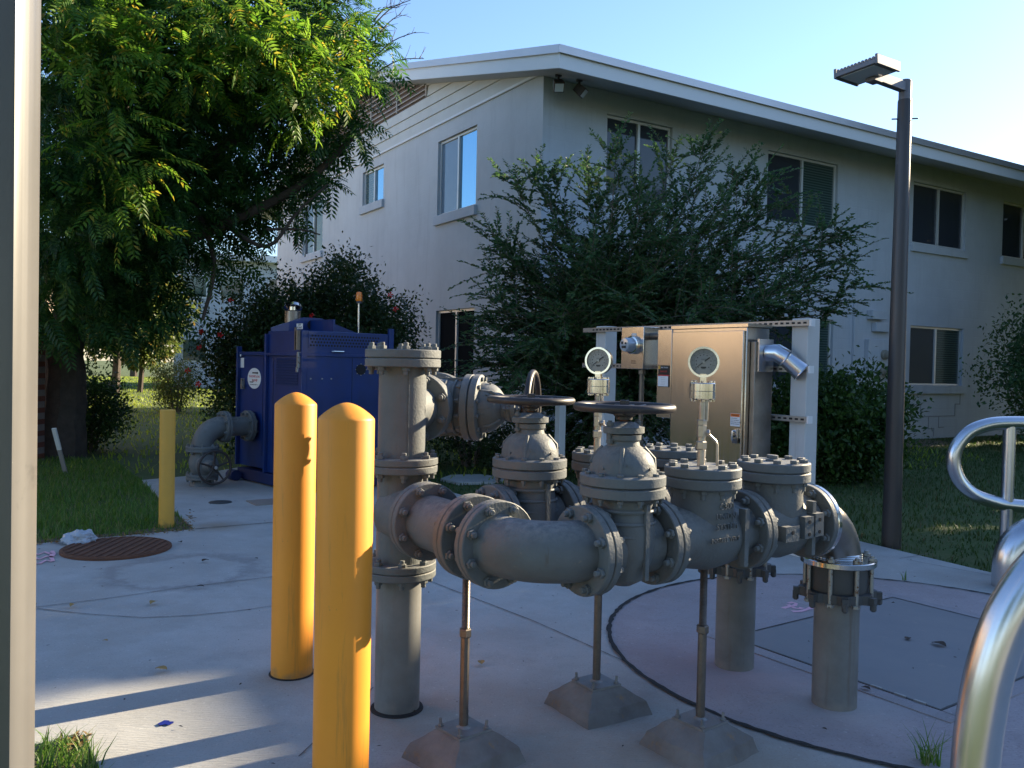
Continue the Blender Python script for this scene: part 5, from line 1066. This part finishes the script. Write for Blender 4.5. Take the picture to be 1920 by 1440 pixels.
for (x0, y0, x1, y1) in ((690, 120, 780, 60), (700, 140, 795, 110), (690, 60, 770, 0), (700, 40, 745, 15), (690, 100, 752, 25)):
    a, b = at(x0, y0, 10.8), at(x1, y1, 10.9); limb(mb, [a, a.lerp(b, .5) + Vector((0, 0, .08)), b], .012, .004, 4)
    for k in range(9):
        t = random.uniform(.35, 1); q = a.lerp(b, t) + Vector((0, 0, .08 * (1 - abs(2 * t - 1)))); e = q + Vector((random.uniform(-.1, .2), random.uniform(-.1, .1), random.uniform(-.02, .2))); mb.tube([q, q.lerp(e, .5) + Vector((.01, 0, .01)), e], [.004, .003, .002], 4)
reroot(mb.build('bare_twigs', m_twig), tree)
# --- generic shrub
def shrub(name, c, rad, n, ls, m, stems=5, lv=LEAF_V, up=.3, core=.15, hole=.0, **k):
    root = empty(name, c, **k); c = Vector((0, 0, 0)); rad = np.array(rad); kk = n
    u = rand_unit(kk); u[:, 2] = u[:, 2] * .9 + .12; dirn = unit(u)
    f = 1 + .22 * np.sin(dirn[:, 0] * 7 + rad[0] * 5) * np.cos(dirn[:, 2] * 6 + 1) + .15 * np.sin(dirn[:, 1] * 9 + dirn[:, 2] * 11)
    r = (rng.uniform(core, 1, kk) ** .42) * f
    P = dirn * rad * r[:, None] + np.array([0, 0, rad[2] * .92]); P[:, 2] = np.where(P[:, 2] < .03, rng.uniform(.03, .3, kk), P[:, 2])
    # gather into twig clusters
    nc = max(20, n // 22); cen = P[rng.integers(0, kk, nc)]; idx = rng.integers(0, nc, kk); sp_ = rng.normal(size=(kk, 3)) * (ls * 1.5); mixr = rng.uniform(size=kk) < .93; P[mixr] = (cen[idx] + sp_)[mixr]
    P[:, 2] = np.abs(P[:, 2]); d = unit(dirn + rng.normal(size=(kk, 3)) * .6 + np.array([0, 0, up])); x, y, z = frames(d, rng.normal(size=kk)); V, F = inst(lv, LEAF_F, P, x, y, z, rng.uniform(.6, 1.25, kk) * ls)
    npmesh('foliage', V, F, m, root); mb = MB()
    for i in range(stems):
        a = 2 * PI * i / stems + .4; e = Vector((math.cos(a) * rad[0] * .6, math.sin(a) * rad[1] * .6, rad[2] * 1.5)); mb.tube([Vector((math.cos(a) * .08, math.sin(a) * .08, 0)), e * .5 + Vector((0, 0, .1)), e], [.03, .02, .006], 6)
    mb.build('stem', m_twig, root); return root
# --- arching shrub at the building corner
sb = Vector((1.30, 11.0, -.03)); ab = empty('arching_shrub', sb, label='wide arching shrub with long whippy shoots in front of the building corner', cat='shrub')
mb = MB(); PP, DD, SS = [], [], []
def shoot(p0, d, L, n=34, ls=.074):
    d = d.normalized(); pts = []; p = p0.copy(); dd = d.copy()
    for i in range(9):
        pts.append(p.copy()); p = p + dd * (L / 8); dd = (dd + Vector((random.gauss(0, .06), random.gauss(0, .06), -.045))).normalized()
    mb.tube(pts, [.0055 - .0005 * i for i in range(9)], 4, cap=False); s = dd.cross(Vector((0, 0, 1))); s = s.normalized() if s.length > .05 else Vector((1, 0, 0))
    for i in range(n):
        t = (i + .5) / n * 7.99; a = int(t); q = pts[a].lerp(pts[min(a + 1, 8)], t - a); tt = (pts[min(a + 1, 8)] - pts[a]).normalized(); sg = 1 if i % 2 else -1
        PP.append(q); DD.append((tt * .65 + s * sg * .8 + Vector((random.gauss(0, .25), random.gauss(0, .25), random.gauss(.1, .25)))).normalized()); SS.append(ls * random.uniform(.65, 1.2) * (1 - .35 * i / n))
tg = []
def tgt(px, py, D): tg.append(at(px, py, D))
# outline targets of long shoots (they fan from the root)
for a in [(905, 605, 10.3), (930, 560, 10.1), (915, 640, 9.9), (905, 680, 10.0), (930, 520, 10.6), (960, 470, 10.6), (925, 450, 10.3), (965, 350, 10.5), (1000, 330, 10.8), (1040, 330, 11), (1100, 330, 10.6), (1155, 290, 10.2), (1120, 360, 10.9), (1200, 360, 10.4), (1260, 300, 10.8), (1320, 275, 10.7), (1300, 360, 10.5), (1380, 335, 10.9), (1440, 330, 11), (1430, 390, 10.8), (1470, 375, 11.2), (1500, 440, 10.9), (1560, 435, 10.8), (1580, 440, 10.7), (1570, 490, 10.8), (1600, 540, 10.6), (1560, 575, 10.5), (1560, 500, 11), (1540, 590, 10.4), (1500, 540, 10.3), (975, 690, 9.7), (1000, 650, 9.5), (950, 720, 9.9), (1100, 480, 9.7), (1250, 450, 9.6), (1400, 480, 9.8), (1180, 560, 9.4), (1330, 570, 9.4), (1450, 560, 9.6), (1060, 580, 9.5), (1200, 400, 10), (1350, 400, 10)]: tgt(*a)
for T in tg:
    e = T; r0 = Vector((sb.x + random.uniform(-.25, .25), sb.y + random.uniform(-.15, .25), 0)); mid = r0.lerp(e, .5) + Vector((0, 0, .55 + random.uniform(0, .3)))
    P = curve_pts([r0, r0.lerp(mid, .5) + Vector((0, 0, .25)), mid, e], 6); mb.tube(P, [.013 * (1 - i / len(P)) + .003 for i in range(len(P))], 5, cap=False)
    n_ = len(P)
    for i in range(n_):
        if i < n_ * .2: continue
        dr = (P[min(i + 1, n_ - 1)] - P[max(i - 1, 0)]).normalized()
        for j in range(6 if i < n_ - 4 else 5):
            dd = dr + Vector((random.gauss(0, .8), random.gauss(0, .8), random.gauss(.05, .5))); shoot(P[i] + Vector((random.gauss(0, .05), random.gauss(0, .05), random.gauss(0, .05))), dd, random.uniform(.28, .62))
for i in range(2200):   # inner fill
    u = Vector(rand_unit(1)[0]); c_ = Vector((sb.x + .05, sb.y - .05, 1.55)); q = c_ + Vector((u.x * 1.45, u.y * .8, u.z * 1.25)) * random.uniform(.4, 1); shoot(q, Vector((u.x, u.y * .8, u.z * .5 + .2)), random.uniform(.3, .6), 26)
reroot(mb.build('stems', m_twig), ab)
PP = np.array(PP); DD = np.array(DD); x, y, z = frames(DD, rng.normal(size=len(DD)) * .7); V, F = inst(LEAF_V, LEAF_F, PP - np.array(sb), x, y, z, np.array(SS)); npmesh('foliage', V, F, m_leafS, ab)
# --- hibiscus behind the pump
hib = shrub('hibiscus', (-2.72, 12.9, -.03), (1.38, 1.0, 1.48), 56000, .066, m_leafH, label='tall dark hibiscus with red blooms directly behind the blue pump', cat='shrub')
hib2 = shrub('hibiscus', (-3.45, 12.3, -.03), (.88, .9, 1.22), 28000, .066, m_leafH, label='lower dark hibiscus with red blooms left of the blue pump', cat='shrub')
def blooms(root, pts, D):
    for px, py in pts:
        p = at(px, py, D) - root.location; mb = MB()
        for k in range(5):
            a = k * 2 * PI / 5; mb.add([(0, 0, 0), (.03 * math.cos(a - .5), .03 * math.sin(a - .5), .02), (.045 * math.cos(a), .045 * math.sin(a), .005), (.03 * math.cos(a + .5), .03 * math.sin(a + .5), .02)], [(0, 1, 2, 3)], fr(p, (random.uniform(-.6, .6), -1, random.uniform(-.2, .5))))
        mb.build('bloom', m_flower, root, smooth=False)
blooms(hib, [(555, 458), (585, 592), (732, 553), (742, 580), (602, 620)], 11.55); blooms(hib2, [(377, 622), (413, 628), (374, 652), (433, 563), (372, 720), (352, 695)], 11.3)
shrub('round_shrub', tuple(G(330, 772)), (.55, .5, .68), 6000, .06, m_leafL, label='small loose shrub on the sunny lawn between tree and hibiscus', cat='shrub')
shrub('hedge', (-6.15, 12.5, -.03), (.55, .5, .60), 9000, .055, m_leafB, label='dark rounded hedge at the right of the tree trunk', cat='hedge')
shrub('hedge', (-7.4, 12.9, -.03), (.9, .6, .62), 8000, .055, m_leafB, label='dark hedge behind the brick pier, left of the trunk', cat='hedge')
s = shrub('broadleaf_bush', (4.0, 10.9, -.03), (.92, .8, .70), 22000, .078, m_leafB, label='broad-leaved green bush between the cabinet rack and the lamp post', cat='shrub')
shrub('broadleaf_bush', (10.75, 15.7, -.03), (1.75, 1.2, 1.68), 42000, .085, m_leafS, label='tall feathery bush at the right edge beside the facade window', cat='shrub')
shrub('low_shrub', (.35, 11.0, -.03), (.8, .5, .35), 5000, .05, m_leafH, label='low dark shrub at the foot of the arching shrub, by the corner', cat='shrub')
shrub('low_shrub', (-.55, 11.6, -.03), (.7, .4, .45), 4500, .05, m_leafH, label='low dark shrub against the gable wall behind the riser', cat='shrub')
# --- background: trees, hedges and buildings beyond the lawn
def bgtree(px, D, h, rad, m, n=9000, ls=.22, trunk=True, name='background_tree', **k):
    b = at(px, 720, D); root = empty(name, (b.x, D, -.03), **k); R = np.array([rad, rad, h * .38]); kk = n; u = rand_unit(kk); nb_ = 16; cen = rand_unit(nb_) * R * .62; idx = rng.integers(0, nb_, kk); P = cen[idx] + u * R * .45 * (rng.uniform(.3, 1, kk) ** .4)[:, None] + np.array([0, 0, h * .62]); P[:, 2] = np.abs(P[:, 2] - .3) + .3; x, y, z = frames(unit(u + rng.normal(size=(kk, 3)) * .5), rng.normal(size=kk)); V, F = inst(LEAF_V, LEAF_F, P, x, y, z, rng.uniform(.6, 1.2, kk) * ls); npmesh('crown', V, F, m, root)
    mb = MB(); mb.tube([(0, 0, -.1), (.1, 0, h * .3), (0, .1, h * .7)], [h * .03, h * .024, h * .01], 8)
    for k_ in range(4): a = k_ * 1.7; mb.tube([(0.05, 0, h * .3), (math.cos(a) * rad * .5, math.sin(a) * rad * .5, h * .7)], [h * .015, h * .005], 6)
    mb.build('trunk', m_bark, root); return root
bgtree(215, 30, 5.5, 2.6, m_leafL, label='bright yellow-green tree beyond the sunny lawn, just right of the trunk', cat='tree', group='trees beyond the lawn')
bgtree(120, 38, 7, 3.6, m_leafB, 9000, .28, label='green tree far behind the trunk on the left', cat='tree', group='trees beyond the lawn')
bgtree(262, 34, 4.0, 1.5, m_leafL, 8000, .2, label='pale green tree in front of the far white house', cat='tree', group='trees beyond the lawn')
bgtree(250, 62, 9, 6, m_leafB, 9000, .4, label='broad distant tree at the end of the lawn', cat='tree', group='trees beyond the lawn')
bgtree(-120, 55, 10, 7, m_leafB, 9000, .4, label='distant tree hidden behind the big tree and the post', cat='tree', group='trees beyond the lawn')
# far white building
fb0 = at(325, 700, 40); far = empty('far_building', (fb0.x, 40, 0), .35, label='distant white two-storey building seen between tree and hibiscus', cat='building')
mb = MB(); mb.bx((0, 0, -.1), (12, 8, 6.0)); mb.build('wall', m_wallF, far, smooth=False); MB().bx((-.5, -.6, 6.0), (12.5, 8.6, 6.3)).build('roof', m_trim, far, smooth=False)
for x in (.35, 2.0, 4.2, 6.4):
    for z in (1.2, 4.2):
        f = MB().bx((x, -.02, z), (x + 1.1, -.004, z + 1.1)).build('window', m_frame, far, smooth=False); MB().bx((x + .06, -.03, z + .06), (x + 1.04, -.021, z + 1.04)).build('pane', m_blind, f, smooth=False)
# brick building at the left, lit by the low sun, and the shaded brick pier nearer
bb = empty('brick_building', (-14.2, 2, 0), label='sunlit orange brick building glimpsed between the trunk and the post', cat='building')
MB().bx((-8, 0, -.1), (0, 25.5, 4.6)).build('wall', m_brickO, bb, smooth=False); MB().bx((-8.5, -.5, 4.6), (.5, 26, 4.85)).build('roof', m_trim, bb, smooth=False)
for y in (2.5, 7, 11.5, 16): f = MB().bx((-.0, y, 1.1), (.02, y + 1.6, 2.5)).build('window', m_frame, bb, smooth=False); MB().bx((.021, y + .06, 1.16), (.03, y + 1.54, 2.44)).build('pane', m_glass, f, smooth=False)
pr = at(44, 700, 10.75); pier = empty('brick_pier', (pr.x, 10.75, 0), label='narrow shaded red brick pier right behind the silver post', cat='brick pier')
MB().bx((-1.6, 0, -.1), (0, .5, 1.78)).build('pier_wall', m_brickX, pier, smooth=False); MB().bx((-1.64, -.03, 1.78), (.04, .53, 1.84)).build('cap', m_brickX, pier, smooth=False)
# ================================================================ unseen building and trees added at the right, sized to throw the long shade
def su(s, w):  # s metres towards the sun from the manifold, w metres across
    a = math.sin(SUN_AZ), math.cos(SUN_AZ); return Vector((.5 + a[0] * s - a[1] * (w - 2.3), 2.8 + a[1] * s + a[0] * (w - 2.3), 0))
OCH = 7.55; rot_s = PI / 2 - SUN_AZ
ow = su(18, 0); blk = empty('neighbour_building', ow, rot_s, label='white flat-roofed building outside the picture to the right', cat='building')
MB().bx((0, -11, -.1), (9, 4.35, OCH - .25)).build('wall', m_wallF, blk, smooth=False); MB().bx((-.0, -11.3, OCH - .25), (9.4, 4.36, OCH)).build('roof', m_trim, blk, smooth=False)
for y in (-9, -6, -3, 0): 
    for z in (1.1, 4.2): f = MB().bx((-.02, y, z), (-.004, y + 1.8, z + 1.3)).build('window', m_frame, blk, smooth=False); MB().bx((-.03, y + .05, z + .05), (-.021, y + 1.75, z + 1.25)).build('pane', m_glass, f, smooth=False)
i_ = 0
for (s, w, h, r) in ((18, 6.3, 9.8, 2.3), (25, 9.0, 13.5, 2.4), (22, 7.6, 12.5, 2.2)):
    p = su(s, w); root = bgtree(960, 5, h, r, m_leafB, 15000, .34, name='shade_tree', label='tall shade tree outside the picture to the right', cat='tree', group='shade trees outside the picture'); root.location = (p.x, p.y, -.03)

# unseen trees added behind the camera to darken what steel and glass reflect
for (x, y, h, r) in ((-9, -9, 9, 3.2), (-2.5, -12, 8, 3.0), (4, -11, 9, 3.2), (10, -8, 8.5, 3.0)):
    root = bgtree(960, 5, h, r, m_leafB, 9000, .34, name='shade_tree', label='leafy tree standing behind the camera', cat='tree', group='trees behind the camera'); root.location = (x, y, -.03)
